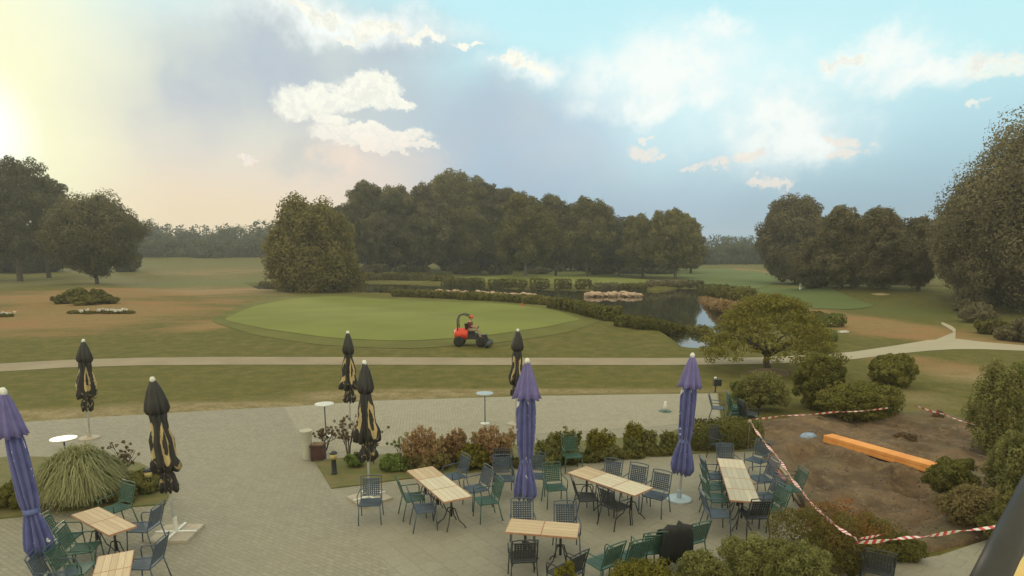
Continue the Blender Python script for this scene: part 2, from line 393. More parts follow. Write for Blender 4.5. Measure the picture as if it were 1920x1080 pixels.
def lawnmat():
    m, nb, b = newmat('lawn')
    tcn = nb.n('ShaderNodeTexCoord').outputs['Object']
    dry = nb.n('ShaderNodeAttribute', attribute_name='dry').outputs['Fac']
    fair = nb.n('ShaderNodeAttribute', attribute_name='fair').outputs['Fac']
    n1 = nb.noise(nb.v('MULTIPLY', tcn, (.6, 1, 1)), .16, 6, .62); n2 = nb.noise(tcn, 1.1, 5, .7)
    n3 = nb.noise(tcn, 7, 3, .7)
    g = nb.mix(nb.mr(n2, .35, .68), (.115, .118, .034), (.18, .155, .052))
    g = nb.mix(fair, g, (.135, .185, .060))
    xx, yy, zz = nb.sep(tcn)
    dm = nb.m('ADD', dry, nb.m('MULTIPLY', nb.m('SUBTRACT', n1, .5), 1.25))
    dm = nb.m('ADD', dm, nb.m('MULTIPLY', nb.m('SUBTRACT', n2, .5), .5))
    d = nb.mix(nb.mr(n2, .3, .7), (.33, .22, .11), (.26, .185, .08))
    d = nb.mix(nb.mr(n1, .45, .62, 0, .6), d, (.36, .19, .10))
    d = nb.mix(nb.mr(yy, 34, 27), d, nb.mix(nb.mr(n2, .35, .65), (.34, .275, .16), (.22, .18, .09)))
    c = nb.mix(nb.mr(dm, .2, .85), g, d)
    c = nb.mix(nb.mr(n3, .3, .75, 0, .42), c, (.065, .07, .024))
    nb.put(b.inputs['Base Color'], c); b.inputs['Roughness'].default_value = 1; b.inputs['Specular IOR Level'].default_value = .1
    bn = nb.n('ShaderNodeBump'); bn.inputs['Strength'].default_value = .5; bn.inputs['Distance'].default_value = .08
    nb.put(bn.inputs['Height'], nb.noise(tcn, 9, 4, .7)); nb.put(b.inputs['Normal'], bn.outputs[0])
    return m
M['lawn'] = lawnmat()
M['green'] = mat('green', (.20, .225, .062), (.172, .195, .055), 1, .12, spec=.1, det=6)
M['collar'] = mat('collar', (.15, .155, .048), (.125, .13, .042), 1, .25, spec=.1, det=6)
M['fairway'] = mat('fairway', (.14, .18, .068), (.12, .155, .058), 1, .1, spec=.1, det=6)
def watermat():
    m, nb, b = newmat('pond_water')
    tcn = nb.n('ShaderNodeTexCoord').outputs['Object']
    nb.put(b.inputs['Base Color'], (.030, .032, .022)); b.inputs['Roughness'].default_value = .04
    b.inputs['IOR'].default_value = 1.33
    bn = nb.n('ShaderNodeBump'); bn.inputs['Strength'].default_value = .05; bn.inputs['Distance'].default_value = .05
    nb.put(bn.inputs['Height'], nb.noise(tcn, 1.2, 3)); nb.put(b.inputs['Normal'], bn.outputs[0])
    return m
M['water'] = watermat()

# ---------------------------------------------------------------- mesh helpers
def link(name, me, parent=None):
    o = bpy.data.objects.new(name, me); C.objects.link(o)
    if parent: o.parent = parent
    return o
def tag(o, label=None, cat=None, group=None, kind=None):
    if label: o['label'] = label
    if cat: o['category'] = cat
    if group: o['group'] = group
    if kind: o['kind'] = kind
    return o
def empty(name, loc, label, cat, rz=0, group=None):
    o = bpy.data.objects.new(name, None); C.objects.link(o); o.empty_display_size = .3
    o.location = loc; o.rotation_euler.z = rz
    return tag(o, label, cat, group)
def copy_tree(o, parent=None):
    c = o.copy(); C.objects.link(c)
    if parent: c.parent = parent
    for ch in list(o.children): copy_tree(ch, c)
    return c
class MB:
    def __init__(s): s.v, s.f, s.mi, s.uv = [], [], [], []
    def add(s, vs, fs, mi=0, uvs=None):
        b = len(s.v); s.v += [tuple(v) for v in vs]
        for f in fs:
            s.f.append([b + i for i in f]); s.mi.append(mi)
            s.uv += [uvs[i] for i in f] if uvs else [(0, 0)] * len(f)
        return s
    def box(s, c, size, rz=0, mi=0, M4=None):
        hx, hy, hz = size[0] / 2, size[1] / 2, size[2] / 2
        vs = [Vector((x * hx, y * hy, z * hz)) for z in (-1, 1) for y in (-1, 1) for x in (-1, 1)]
        m = (M4 or Matrix.Rotation(rz, 4, 'Z')); vs = [m @ v + Vector(c) for v in vs]
        return s.add(vs, [(0, 2, 3, 1), (4, 5, 7, 6), (0, 1, 5, 4), (2, 6, 7, 3), (0, 4, 6, 2), (1, 3, 7, 5)], mi)
    def bar(s, a, b, w, h, mi=0):
        a, b = Vector(a), Vector(b); d = b - a; q = d.to_track_quat('X', 'Z').to_matrix().to_4x4()
        return s.box((a + b) / 2, (d.length, w, h), mi=mi, M4=q)
    def tube(s, pts, r, n=8, mi=0, cap=True):
        pts = [Vector(p) for p in pts]; k = len(pts)
        rs = r if isinstance(r, (list, tuple)) else [r] * k
        vs = []; up = None
        for i, p in enumerate(pts):
            d = (pts[min(i + 1, k - 1)] - pts[max(i - 1, 0)]).normalized()
            if up is None: up = Vector((0, 0, 1)) if abs(d.z) < .9 else Vector((1, 0, 0))
            a = d.cross(up).normalized(); b = a.cross(d).normalized(); up = b
            for j in range(n):
                t = 2 * math.pi * j / n
                vs.append(p + (a * math.cos(t) + b * math.sin(t)) * rs[i])
        fs = [(i * n + j, i * n + (j + 1) % n, (i + 1) * n + (j + 1) % n, (i + 1) * n + j) for i in range(k - 1) for j in range(n)]
        if cap: fs += [tuple(range(n))[::-1], tuple((k - 1) * n + j for j in range(n))]
        return s.add(vs, fs, mi)
    def lathe(s, prof, n=24, c=(0, 0, 0), mi=0, fn=None, cap=True):
        """prof: (r, z); fn(r,z,theta,i)->(r,z)"""
        vs, uv = [], []; k = len(prof)
        z0, z1 = prof[0][1], prof[-1][1]
        for i, (r, z) in enumerate(prof):
            for j in range(n + 1):
                t = 2 * math.pi * j / n
                rr, zz = fn(r, z, t, i) if fn else (r, z)
                vs.append((c[0] + rr * math.cos(t), c[1] + rr * math.sin(t), c[2] + zz)); uv.append((j / n, (z - z0) / (z1 - z0 + 1e-9)))
        fs = [(i * (n + 1) + j, i * (n + 1) + j + 1, (i + 1) * (n + 1) + j + 1, (i + 1) * (n + 1) + j) for i in range(k - 1) for j in range(n)]
        if cap: fs += [tuple(range(n))[::-1], tuple((k - 1) * (n + 1) + j for j in range(n))]
        return s.add(vs, fs, mi, uv)
    def build(s, name, mats, parent=None, smooth=False):
        me = bpy.data.meshes.new(name); me.from_pydata(s.v, [], s.f)
        for m in (mats if isinstance(mats, (list, tuple)) else [mats]): me.materials.append(m)
        me.polygons.foreach_set('material_index', s.mi)
        uvl = me.uv_layers.new(name='UVMap'); uvl.data.foreach_set('uv', np.array(s.uv, dtype=np.float32).ravel())
        if smooth: me.polygons.foreach_set('use_smooth', [True] * len(s.f))
        me.update(); return link(name, me, parent)
def quads_mesh(name, verts, tint, m, nper=4):
    n = len(verts) // nper
    me = bpy.data.meshes.new(name); me.vertices.add(len(verts)); me.vertices.foreach_set('co', verts.astype(np.float32).ravel())
    me.loops.add(len(verts)); me.loops.foreach_set('vertex_index', np.arange(len(verts), dtype=np.int32))
    me.polygons.add(n); me.polygons.foreach_set('loop_start', np.arange(0, len(verts), nper, dtype=np.int32))
    a = me.attributes.new('tint', 'FLOAT', 'FACE'); a.data.foreach_set('value', tint.astype(np.float32))
    me.materials.append(m); me.update(calc_edges=True); return me
def foliage(name, lobes, m, leaf, parent=None, seed=0, cover=2.6, boxy=0, nmax=26000, droop=0, thick=.35, zmin=None, tuft=0, tr_=.42, jit=.10):
    """leaf faces scattered through the shells of the given lobes (cx,cy,cz,rx,ry,rz)"""
    g = np.random.default_rng(seed); L = np.array(lobes, float)
    if tuft:
        d0 = g.normal(size=(len(L), tuft, 3)); d0 /= np.linalg.norm(d0, axis=2)[:, :, None]
        s0 = tr_ * (.65 + .7 * g.random((len(L), tuft, 1)))
        cc = L[:, None, :3] + d0 * L[:, None, 3:] * (.86 + .1 * g.random((len(L), tuft, 1)) - s0 * .35)
        L = np.concatenate([np.concatenate([cc, L[:, None, 3:] * s0], 2).reshape(-1, 6), np.column_stack([L[:, :3], L[:, 3:] * .7])])
    area = 4 * np.pi * ((L[:, 3] * L[:, 4]) ** 1.6 + (L[:, 3] * L[:, 5]) ** 1.6 + (L[:, 4] * L[:, 5]) ** 1.6) ** (1 / 1.6) / 3 ** (1 / 1.6)
    n = int(min(nmax, cover * area.sum() / leaf ** 2)); n = max(n, 60)
    k = g.choice(len(L), n, p=area / area.sum())
    d = g.normal(size=(n, 3)); d /= np.linalg.norm(d, axis=1)[:, None]
    if boxy: d = d / (np.abs(d) ** boxy).sum(1)[:, None] ** (1 / boxy)
    rr = 1 - thick * g.random(n) ** 1.6 + jit * g.normal(size=n) * (.3 if boxy else 1)
    p = L[k, :3] + d * L[k, 3:] * rr[:, None]
    if droop: p[:, 2] -= droop * g.random(n) ** 2 * L[k, 5]
    if zmin is not None: p[:, 2] = np.where(p[:, 2] < zmin, zmin + g.random(n) * leaf * 2, p[:, 2])
    nr = d + g.normal(size=(n, 3)) * .38; nr /= np.linalg.norm(nr, axis=1)[:, None]
    t = np.cross(nr, g.normal(size=(n, 3))); t /= np.linalg.norm(t, axis=1)[:, None]; b = np.cross(nr, t)
    s = leaf * (.35 + .45 * g.random(n))[:, None]; s2 = s * (.55 + .5 * g.random(n))[:, None]
    v = np.empty((n, 4, 3)); v[:, 0] = p - t * s; v[:, 1] = p - b * s2 + t * s * .2; v[:, 2] = p + t * s; v[:, 3] = p + b * s2 - t * s * .2
    lt = g.random(len(L))
    tint = np.clip(.8 * lt[k] + .2 * g.random(n), 0, 1)
    return link(name, quads_mesh(name, v.reshape(-1, 3), tint, m), parent)
def draped(name, poly, m, lift, rings=24, kind='structure', sub=12):
    """sheet over a star-shaped outline, draped on the ground"""
    pts = []
    for i in range(len(poly)):
        a, b = poly[i], poly[(i + 1) % len(poly)]
        for q in range(sub): pts.append(a + (b - a) * q / sub)
    pts = np.array(pts)
    for _ in range(sub): pts = (np.roll(pts, 1, 0) + pts * 2 + np.roll(pts, -1, 0)) / 4
    c = pts.mean(0); n = len(pts)
    v = [c[None]]
    for k in range(1, rings + 1): v.append(c + (pts - c) * k / rings)
    xy = np.concatenate(v); z = hgt(xy[:, 0], xy[:, 1]) + lift
    fs = [(0, 1 + j, 1 + (j + 1) % n) for j in range(n)]
    for k in range(rings - 1):
        o = 1 + k * n
        fs += [(o + j, o + n + j, o + n + (j + 1) % n, o + (j + 1) % n) for j in range(n)]
    mb = MB().add(np.column_stack([xy, z]).tolist(), fs)
    return tag(mb.build(name, m, smooth=True), kind=kind)
def gpoly(pts): return np.array([G(*p)[:2] for p in pts])

# ---------------------------------------------------------------- ground
def terrain():
    na, nr = 430, 560
    a = np.radians(np.linspace(-78, 78, na)); r = np.concatenate([[.01], np.geomspace(3.5, 900, nr - 1)])
    A, Rr = np.meshgrid(a, r); x = (Rr * np.sin(A)).ravel(); y = (Rr * np.cos(A) - .5).ravel()
    z = hgt(x, y)
    z = np.where(y < 27, z - .03, z)
    bd = sdf(np.array([flat(*p)[:2] for p in [(1425, 790), (1530, 780), (1650, 782), (1760, 778), (1850, 800), (1960, 860), (1960, 990), (1850, 1012), (1700, 1045), (1600, 1075), (1520, 985), (1432, 845)]]), x, y)
    z = np.where(bd < -.15, z - .7, z)
    co = np.column_stack([x, y, z])
    i = np.arange(nr - 1)[:, None] * na + np.arange(na - 1)[None]
    f = np.stack([i, i + 1, i + na + 1, i + na], -1).reshape(-1, 4)
    me = bpy.data.meshes.new('lawn'); me.vertices.add(len(co)); me.vertices.foreach_set('co', co.astype(np.float32).ravel())
    me.loops.add(f.size); me.loops.foreach_set('vertex_index', f.ravel().astype(np.int32))
    me.polygons.add(len(f)); me.polygons.foreach_set('loop_start', np.arange(0, f.size, 4, dtype=np.int32))
    me.polygons.foreach_set('use_smooth', np.ones(len(f), bool))
    def field(blobs):
        w = np.zeros(len(x))
        for px, py, rx, ry, s in blobs:
            c = flat(px, py); e = flat(px + rx, py); q0, q1 = flat(px, py - ry * .7), flat(px, py + ry)
            wx = abs(e.x - c.x); wy = max((q0.y - q1.y) / 2, .5)
            w = w + s * np.exp(-(((x - c.x) / wx) ** 2 + ((y - c.y) / wy) ** 2))
        return w
    dry = field([(120, 600, 260, 45, .8), (230, 575, 240, 30, .45), (60, 560, 200, 20, .35), (380, 620, 60, 16, .3), (330, 545, 260, 12, .8), (420, 515, 200, 8, .5), (430, 612, 90, 14, .7), (0, 560, 200, 12, .6), (1640, 612, 120, 26, 1.1), (1560, 590, 60, 20, .8), (1820, 700, 130, 35, .8), (1720, 745, 90, 25, .5),
                 (120, 778, 300, 14, 1.1), (450, 760, 230, 12, 1.0), (720, 742, 200, 9, 1.0), (1000, 732, 420, 8, 1.0), (1660, 670, 90, 8, .5), (1250, 650, 90, 12, .35), (560, 700, 200, 8, .25), (1450, 512, 60, 8, .8), (470, 488, 50, 8, .5), (1850, 640, 90, 10, .8), (1720, 560, 40, 5, .4), (1600, 780, 300, 30, .4), (1230, 700, 200, 8, .35), (900, 545, 300, 6, .5), (1400, 560, 60, 14, .6)])
    fair = field([(330, 490, 120, 6, .9), (400, 530, 130, 8, .5), (1330, 515, 90, 10, .9), (1400, 540, 110, 14, .8), (1700, 585, 90, 18, .45), (300, 500, 150, 6, .3), (960, 515, 260, 6, .5)])
    for nm, w in (('dry', np.clip(dry, 0, 1.2)), ('fair', np.clip(fair, 0, 1))):
        at = me.attributes.new(nm, 'FLOAT', 'POINT'); at.data.foreach_set('value', w.astype(np.float32))
    me.materials.append(M['lawn']); me.update(calc_edges=True)
    return tag(link('lawn', me), kind='structure')
terrain()
COLLAR = gpoly([(385, 602), (450, 572), (530, 557), (620, 550), (800, 560), (960, 566), (1070, 579), (1140, 600), (1080, 622), (930, 644), (760, 655), (600, 648), (470, 628)])
GREEN = gpoly([(412, 600), (470, 575), (545, 560), (640, 555), (800, 565), (960, 571), (1050, 583), (1095, 600), (1040, 612), (900, 632), (750, 641), (610, 634), (490, 617)])
draped('green_collar', COLLAR, M['collar'], .02)
draped('putting_green', GREEN, M['green'], .04)
draped('island_green', gpoly([(860, 520), (980, 514), (1150, 517), (1235, 527), (1190, 533), (1000, 531), (880, 529)]), M['green'], .05)
draped('fairway_green', gpoly([(1395, 545), (1480, 541), (1580, 552), (1645, 574), (1600, 581), (1500, 578), (1430, 563)]), M['fairway'], .05)
draped('fairway', gpoly([(1290, 505), (1360, 502), (1440, 510), (1460, 530), (1400, 543), (1320, 532), (1270, 518)]), M['fairway'], .06)
# pond
wp = []
c0 = POND.mean(0)
mb = MB(); mb.add([(-75, 40, -.42), (70, 40, -.42), (70, 150, -.42), (-75, 150, -.42)], [(0, 1, 2, 3)])
tag(mb.build('pond_water', M['water']), kind='structure')

def ribbon(name, pts, m, z=.012, sub=10, ground=True):
    """pts: (px,py,half width in px of image height)"""
    n = len(pts); vs = []; fs = []
    for i in range(n - 1):
        for q in range(sub + (i == n - 2)):
            t = q / sub; p = [pts[i][j] + (pts[i + 1][j] - pts[i][j]) * t for j in range(3)]
            a = flat(p[0], p[1] - p[2]); b = flat(p[0], p[1] + p[2])
            for k in range(5):
                w = a + (b - a) * k / 4; vs.append((w.x, w.y, float(hgt(np.array([w.x]), np.array([w.y]))[0]) + z))
    for i in range(len(vs) // 5 - 1):
        for k in range(4): fs.append((i * 5 + k, i * 5 + k + 1, i * 5 + k + 6, i * 5 + k + 5))
    return tag(MB().add(vs, fs).build(name, m, smooth=True), kind='structure')
ribbon('gravel_path', [(-500, 704, 8), (0, 690, 7.5), (120, 683, 7), (260, 679, 7), (400, 678, 7), (900, 679, 6.5), (1250, 679, 6.5), (1420, 677, 6), (1520, 673, 6.5), (1600, 667, 7), (1680, 656, 8), (1740, 648, 10), (1790, 645, 10), (1840, 648, 7), (1920, 653, 5), (2200, 662, 5)], M['gravel'], .015)
ribbon('gravel_path_branch', [(1755, 640, 3), (1772, 636, 6), (1790, 631, 8), (1792, 624, 6), (1785, 616, 4), (1772, 609, 3), (1765, 606, 2)], M['gravel'], .022, 6)

def sheet(name, pts, m, top, bottom=-.12):
    n = len(pts)
    vs = [(p[0], p[1], top) for p in pts] + [(p[0], p[1], bottom) for p in pts]
    return tag(MB().add(vs, [tuple(range(n))] + [(i, i + n, (i + 1) % n + n, (i + 1) % n) for i in range(n)]).build(name, m), kind='structure')
F = lambda *q: tuple(flat(*q)[:2])
farL, farR = F(-700, 855), F(1346, 738)
sheet('patio_paving', [(-22, 5.5), F(-900, 1000), F(-700, 855), F(-200, 815), F(0, 795), F(200, 782), F(480, 766), F(530, 764), F(588, 866), F(618, 918), F(680, 1000), F(740, 1085), F(840, 1240), (-1, 5.5)][::-1], M['paving_small'], .02)
sheet('terrace_paving', [F(530, 764), F(700, 752), F(1000, 743), F(1200, 740), farR, F(1352, 790), F(1420, 845), F(1470, 912), F(1522, 985), F(1700, 1240), (1, 5.5), (-1, 5.5), F(840, 1240), F(740, 1085), F(680, 1000), F(618, 918), F(588, 866)][::-1], M['paving_slab'], .02)
sheet('upper_walk', [F(533, 765), F(700, 753), F(1000, 744), F(1200, 741), F(1343, 739), F(1349, 785), F(1240, 800), F(900, 822), F(700, 840), F(588, 856), ][::-1], M['paving_far'], .026, .0)
sheet('corner_paving', [F(1600, 1085), F(1650, 1062), F(1760, 1045), F(1860, 1012), F(2050, 965), (9, 6), (3, 6)][::-1], M['paving_slab'], .04)
for nm, pts, m in (
    ('planting_bed_left', [(-400, 900), (-100, 868), (30, 858), (200, 862), (262, 870), (300, 890), (318, 928), (310, 948), (150, 960), (0, 975), (-400, 1010)], 'bed_grass'),
    ('planting_bed_middle', [(590, 866), (700, 856), (820, 846), (930, 838), (1100, 828), (1240, 818), (1290, 800), (1350, 788), (1422, 780), (1436, 846), (1300, 852), (1150, 862), (1000, 876), (880, 888), (760, 900), (690, 910), (622, 918)], 'bed_grass')):
    sheet(nm, [F(*p) for p in pts][::-1], M[m], .05)

# excavated bed: lumpy soil
def soilbed():
    poly = np.array([F(*p) for p in [(1425, 790), (1530, 780), (1650, 782), (1760, 778), (1850, 800), (1960, 860), (1960, 990), (1850, 1012), (1700, 1045), (1600, 1075), (1520, 985), (1432, 845)]])
    c = poly.mean(0); n = 132; pts = []
    for i in range(12):
        for q in range(11): pts.append(poly[i] + (poly[(i + 1) % 12] - poly[i]) * q / 11)
    pts = np.array(pts); vs = [[*c, 0]]; g = np.random.default_rng(3); rings = 70
    xy = np.concatenate([c[None]] + [c + (pts - c) * k / rings for k in range(1, rings + 1)])
    x, y = xy[:, 0], xy[:, 1]
    z = np.full(len(x), .10)
    for fq, am in ((.9, .11), (2.1, .085), (4.7, .045), (9.5, .022)):
        ph = g.random(4) * 6; z = z + am * np.sin(x * fq + ph[0] + 1.3 * np.sin(y * fq * .7 + ph[1])) * np.cos(y * fq + ph[2] + np.sin(x * fq * .8 + ph[3]))
    z += .01 * g.normal(size=len(x))
    # trench under the lower end of the beams, and the dug edge
    for px, py, rx, ry, dp in ((1728, 905, .62, .55, .42), (1490, 853, .5, .3, .12), (1500, 880, .35, 1.2, .12)):
        q = flat(px, py); z -= dp * np.exp(-(((x - q.x) / rx) ** 2 + ((y - q.y) / ry) ** 2) ** 1.5)
    for px, py, r_, h_ in ((1690, 830, .7, .12), (1830, 905, .8, .14), (1590, 985, .9, .10), (1540, 925, .6, .07), (1420, 800, .6, .12)):
        q = flat(px, py); z += h_ * np.exp(-((x - q.x) ** 2 + (y - q.y) ** 2) / r_ ** 2)
    dd = sdf(np.array([F(*q) for q in [(1482, 850), (1540, 846), (1735, 906), (1795, 950), (1680, 1010), (1555, 972)]]), x + .12 * np.sin(y * 2.3), y + .12 * np.sin(x * 1.9))
    z = z - .26 * (1 - ss(dd, -.22, .12)) + .09 * np.exp(-((dd - .3) / .22) ** 2)
    e = np.ones(len(x)); e[-n:] = 0; z = np.where(e == 0, -.08, z)
    fs = [(0, 1 + j, 1 + (j + 1) % n) for j in range(n)]
    for k in range(rings - 1):
        o = 1 + k * n; fs += [(o + j, o + n + j, o + n + (j + 1) % n, o + (j + 1) % n) for j in range(n)]
    o = MB().add(np.column_stack([xy, z]).tolist(), fs).build('excavated_soil', M['soil'], smooth=True)
    return tag(o, kind='structure')
soilbed()
g3 = np.random.default_rng(12)
mb = MB()
for _ in range(900):
    px = 1440 + 420 * g3.random(); py = 795 + 220 * g3.random()
    if px < 1440 + (py - 800) * .55: continue
    p = flat(px, py); s = .012 + .035 * g3.random() ** 2
    vs = [Vector((p.x, p.y, .06 + s * .3)) + Vector(q) * s * (.7 + .6 * g3.random()) for q in ((1, 0, 0), (-1, 0, 0), (0, 1, 0), (0, -1, 0), (0, 0, .8), (0, 0, -.8))]
    mb.add(vs, [(0, 2, 4), (2, 1, 4), (1, 3, 4), (3, 0, 4), (2, 0, 5), (1, 2, 5), (3, 1, 5), (0, 3, 5)])
tag(mb.build('soil_clods', M['clod']), 'small clods and pebbles strewn over the dug soil', 'clods', kind='stuff')

# ---------------------------------------------------------------- trees
def crown_lobes(W_, H_, zb, g, prof='round', nl=30, lr=.24):
    out = []
    for i in range(nl):
        u = (i + .5) / nl; th = i * 2.39996 + g.random() * .6
        if prof == 'round': f = math.sqrt(max(0, 1 - (2 * u - 1) ** 2)); z = u
        elif prof == 'tall': f = 1.12 * (math.sin(math.pi * (u * .74 + .15)) ** .5) * (1 - .04 * u); z = u
        elif prof == 'willow': f = (1 - .42 * u ** 2.6); z = u
        else: f = math.sqrt(max(0, 1 - u ** 2)); z = u * .9
        r = lr * W_ * (.65 + .6 * g.random()) * (.75 + .25 * f)
        rad = min(1, .3 + .85 * g.random() ** .6) * max(0, f * W_ / 2 - r * .85)
        out.append((rad * math.cos(th), rad * math.sin(th), zb + r * .5 + (H_ - zb - r * 1.25) * z, r, r, r * (.8 + .3 * g.random())))
    return out
G_C = 'trees of the grove behind the pond'
def tree(px, base_py, top_py, wpx, label, m='leaf_dark', prof='round', zb=.18, seed=0, kind='tree', group=None, nl=30, lr=.24, tr=None, bark='bark', leafk=.0023, cover=2.4, droop=0, thick=.35, top_px=None):
    b = G(px, base_py); D = b.y
    sc = D / FPX
    top = P(top_px or px, top_py, D); H_ = top.z - b.z; W_ = wpx * sc * (1.12 if group == G_C else 1.06)
    g = np.random.default_rng(seed + 100)
    root = empty(kind, b, label, 'tree', group=group)
    lob = crown_lobes(W_, H_, zb * H_, g, prof, nl, lr)
    tr = tr or max(.16, .020 * H_)
    lean = (top.x - b.x) * .3
    mb = MB(); zt = H_ * .72
    mb.tube([(0, 0, -.3), (0, 0, .1), (lean * .1 + .05 * tr, 0, H_ * .12), (lean * .4, .1 * tr, H_ * .4), (lean * .7, 0, zt)], [tr * 1.5, tr * 1.15, tr, tr * .7, tr * .2], 9)
    for l in lob[::max(1, len(lob) // 12)]:
        z0 = min(max(zb * H_ * .8, l[2] * .6), zt * .9)
        mid = Vector((l[0] * .45, l[1] * .45, (z0 + l[2]) / 2 + .03 * H_))
        mb.tube([(lean * .3, 0, z0), mid, (l[0], l[1], l[2])], [tr * .42, tr * .28, tr * .08], 6)
    mb.build('trunk', M[bark], root, True)
    if lean:
        lob = [(l[0] + (top.x - b.x) * min(1, l[2] / H_), *l[1:]) for l in lob]
    foliage('crown', lob, M[m], max(.045, D * leafk), root, seed, cover * .55, droop=droop, thick=thick, tuft=8, nmax=130000)
    return root
G_L = 'tall trees at the left edge of the course'
tree(38, 527, 293, 120, 'tallest tree at the left edge with gaps of sky through its crown', 'leaf_dark', 'tall', .20, 1, group=G_L, lr=.19, nl=30, cover=1.5)
tree(-40, 527, 305, 120, 'tall tree cut off by the left edge of the view', 'leaf_dark', 'tall', .24, 2, group=G_L, lr=.2, cover=1.7)
tree(92, 521, 336, 66, 'slimmer tree just right of the tallest left tree', 'leaf_dark', 'tall', .24, 3, group=G_L, lr=.24)
tree(182, 532, 362, 168, 'round lone tree with a bare trunk on the brown lawn at left', 'leaf_dark', 'round', .16, 4, kind='lone_tree', lr=.22, nl=44, tr=.34)
tree(-150, 530, 330, 150, 'tree beyond the left edge of the lawn', 'leaf_dark', 'round', .1, 7, group=G_L)
tree(70, 511, 448, 110, 'low dark tree filling the gap beneath the tall left trees', 'leaf_shaded', 'round', .0, 8, group=G_L)
tree(-20, 511, 440, 120, 'low dark tree behind the trunk of the tallest left tree', 'leaf_shaded', 'round', .0, 9, group=G_L)
tree(235, 509, 462, 50, 'small dark tree peeping out right of the round lone tree', 'leaf_shaded', 'round', .0, 10, group=G_L)
G_C = 'trees of the grove behind the pond'
for i, (px, bp, tp, w, m, lb) in enumerate([
    (685, 519, 338, 84, 'leaf_dark', 'dark tree at the left end of the grove, rising above the willow'),
    (742, 517, 352, 84, 'leaf_dark', 'dark tree with flat top, second from the left in the grove'),
    (800, 516, 348, 84, 'leaf_dark', 'dark tree just left of the tallest grove tree'),
    (862, 514, 322, 128, 'leaf_olive', 'tallest broad domed tree in the middle of the grove'),
    (930, 515, 343, 92, 'leaf_dark', 'tree on the right shoulder of the tallest grove tree'),
    (985, 517, 366, 104, 'leaf_olive', 'olive tree with a pale forked trunk right of the grove middle'),
    (1042, 517, 368, 78, 'leaf_dark', 'narrow tree left of the tree with the ragged right side'),
    (1100, 518, 372, 96, 'leaf_olive', 'tree with a ragged branch reaching right near the grove dip'),
    (1160, 516, 412, 74, 'leaf_dark', 'low dark tree in the dip of the grove skyline'),
    (1205, 521, 404, 78, 'leaf_olive', 'olive tree second from the right end of the grove'),
    (1266, 522, 393, 92, 'leaf_olive', 'rounded tree at the right end of the grove'),
    (1295, 513, 430, 50, 'leaf_dark', 'low tree half hidden at the far right end of the grove')]):
    tree(px, bp, tp, w, lb, m, 'tall', .17, 20 + i, group=G_C, lr=.22, nl=34, bark='bark_pale' if i in (3, 5, 7, 10) else 'bark', tr=.38)
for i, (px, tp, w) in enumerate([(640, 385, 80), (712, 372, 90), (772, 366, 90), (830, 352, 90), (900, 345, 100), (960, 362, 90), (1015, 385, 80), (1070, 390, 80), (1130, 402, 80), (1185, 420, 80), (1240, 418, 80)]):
    tree(px, 507, tp, w, 'dark back row tree of the grove ' + ['behind the willow and the left end tree', 'between the two left end trees', 'between the second and third tree', 'just left of the tallest tree', 'behind the right flank of the tallest tree', 'left of the olive forked tree', 'right of the olive forked tree', 'behind the narrow tree', 'just left of the skyline dip', 'just right of the skyline dip', 'between the last two trees'][i], 'leaf_shaded', 'tall', .06, 60 + i, group='back row of the grove', lr=.28, nl=30)
tree(588, 546, 374, 168, 'bushy willow with drooping olive foliage down to the lawn', 'leaf_willow', 'willow', .02, 40, kind='willow_tree', nl=60, lr=.19, droop=1.2, leafk=.003, cover=2.0)
tree(650, 540, 430, 40, 'narrow willow offshoot between the bushy willow and the grove', 'leaf_willow', 'willow', .02, 41, kind='willow_tree', nl=24, lr=.3, droop=1.0)
G_R = 'row of trees on the right'
tree(1492, 533, 371, 112, 'rounded tree at the left end of the right hand row', 'leaf_brown', 'tall', .06, 50, group=G_R, nl=46)
tree(1577, 541, 385, 86, 'narrow brownish tree second in the right hand row', 'leaf_brown', 'tall', .05, 51, group=G_R, nl=40)
tree(1652, 542, 388, 96, 'brownish tree in the middle of the right hand row', 'leaf_brown', 'tall', .07, 52, group=G_R, nl=40)
tree(1722, 545, 406, 92, 'lower tree last in the right hand row beside the huge tree', 'leaf_brown', 'round', .12, 53, group=G_R, nl=40)
tree(1530, 540, 450, 90, 'low tree filling the gap between the first two row trees', 'leaf_brown', 'round', .03, 54, group=G_R)
tree(1690, 535, 440, 120, 'dark tree behind the right hand row', 'leaf_dark', 'round', .05, 55, group=G_R)
tree(1965, 590, 205, 330, 'huge tree towering at the right edge of the view', 'leaf_brown', 'round', .07, 56, kind='large_tree', nl=60, lr=.22, tr=.5, cover=2.4, leafk=.003)
tree(1828, 582, 335, 135, 'broad lower limbed tree in front of the huge right tree', 'leaf_brown', 'round', .08, 57, kind='large_tree', nl=60, lr=.2, cover=2.2)
tree(1900, 570, 400, 200, 'dark undergrowth tree beneath the huge right tree', 'leaf_dark', 'round', .0, 58, kind='large_tree', nl=40, lr=.24)

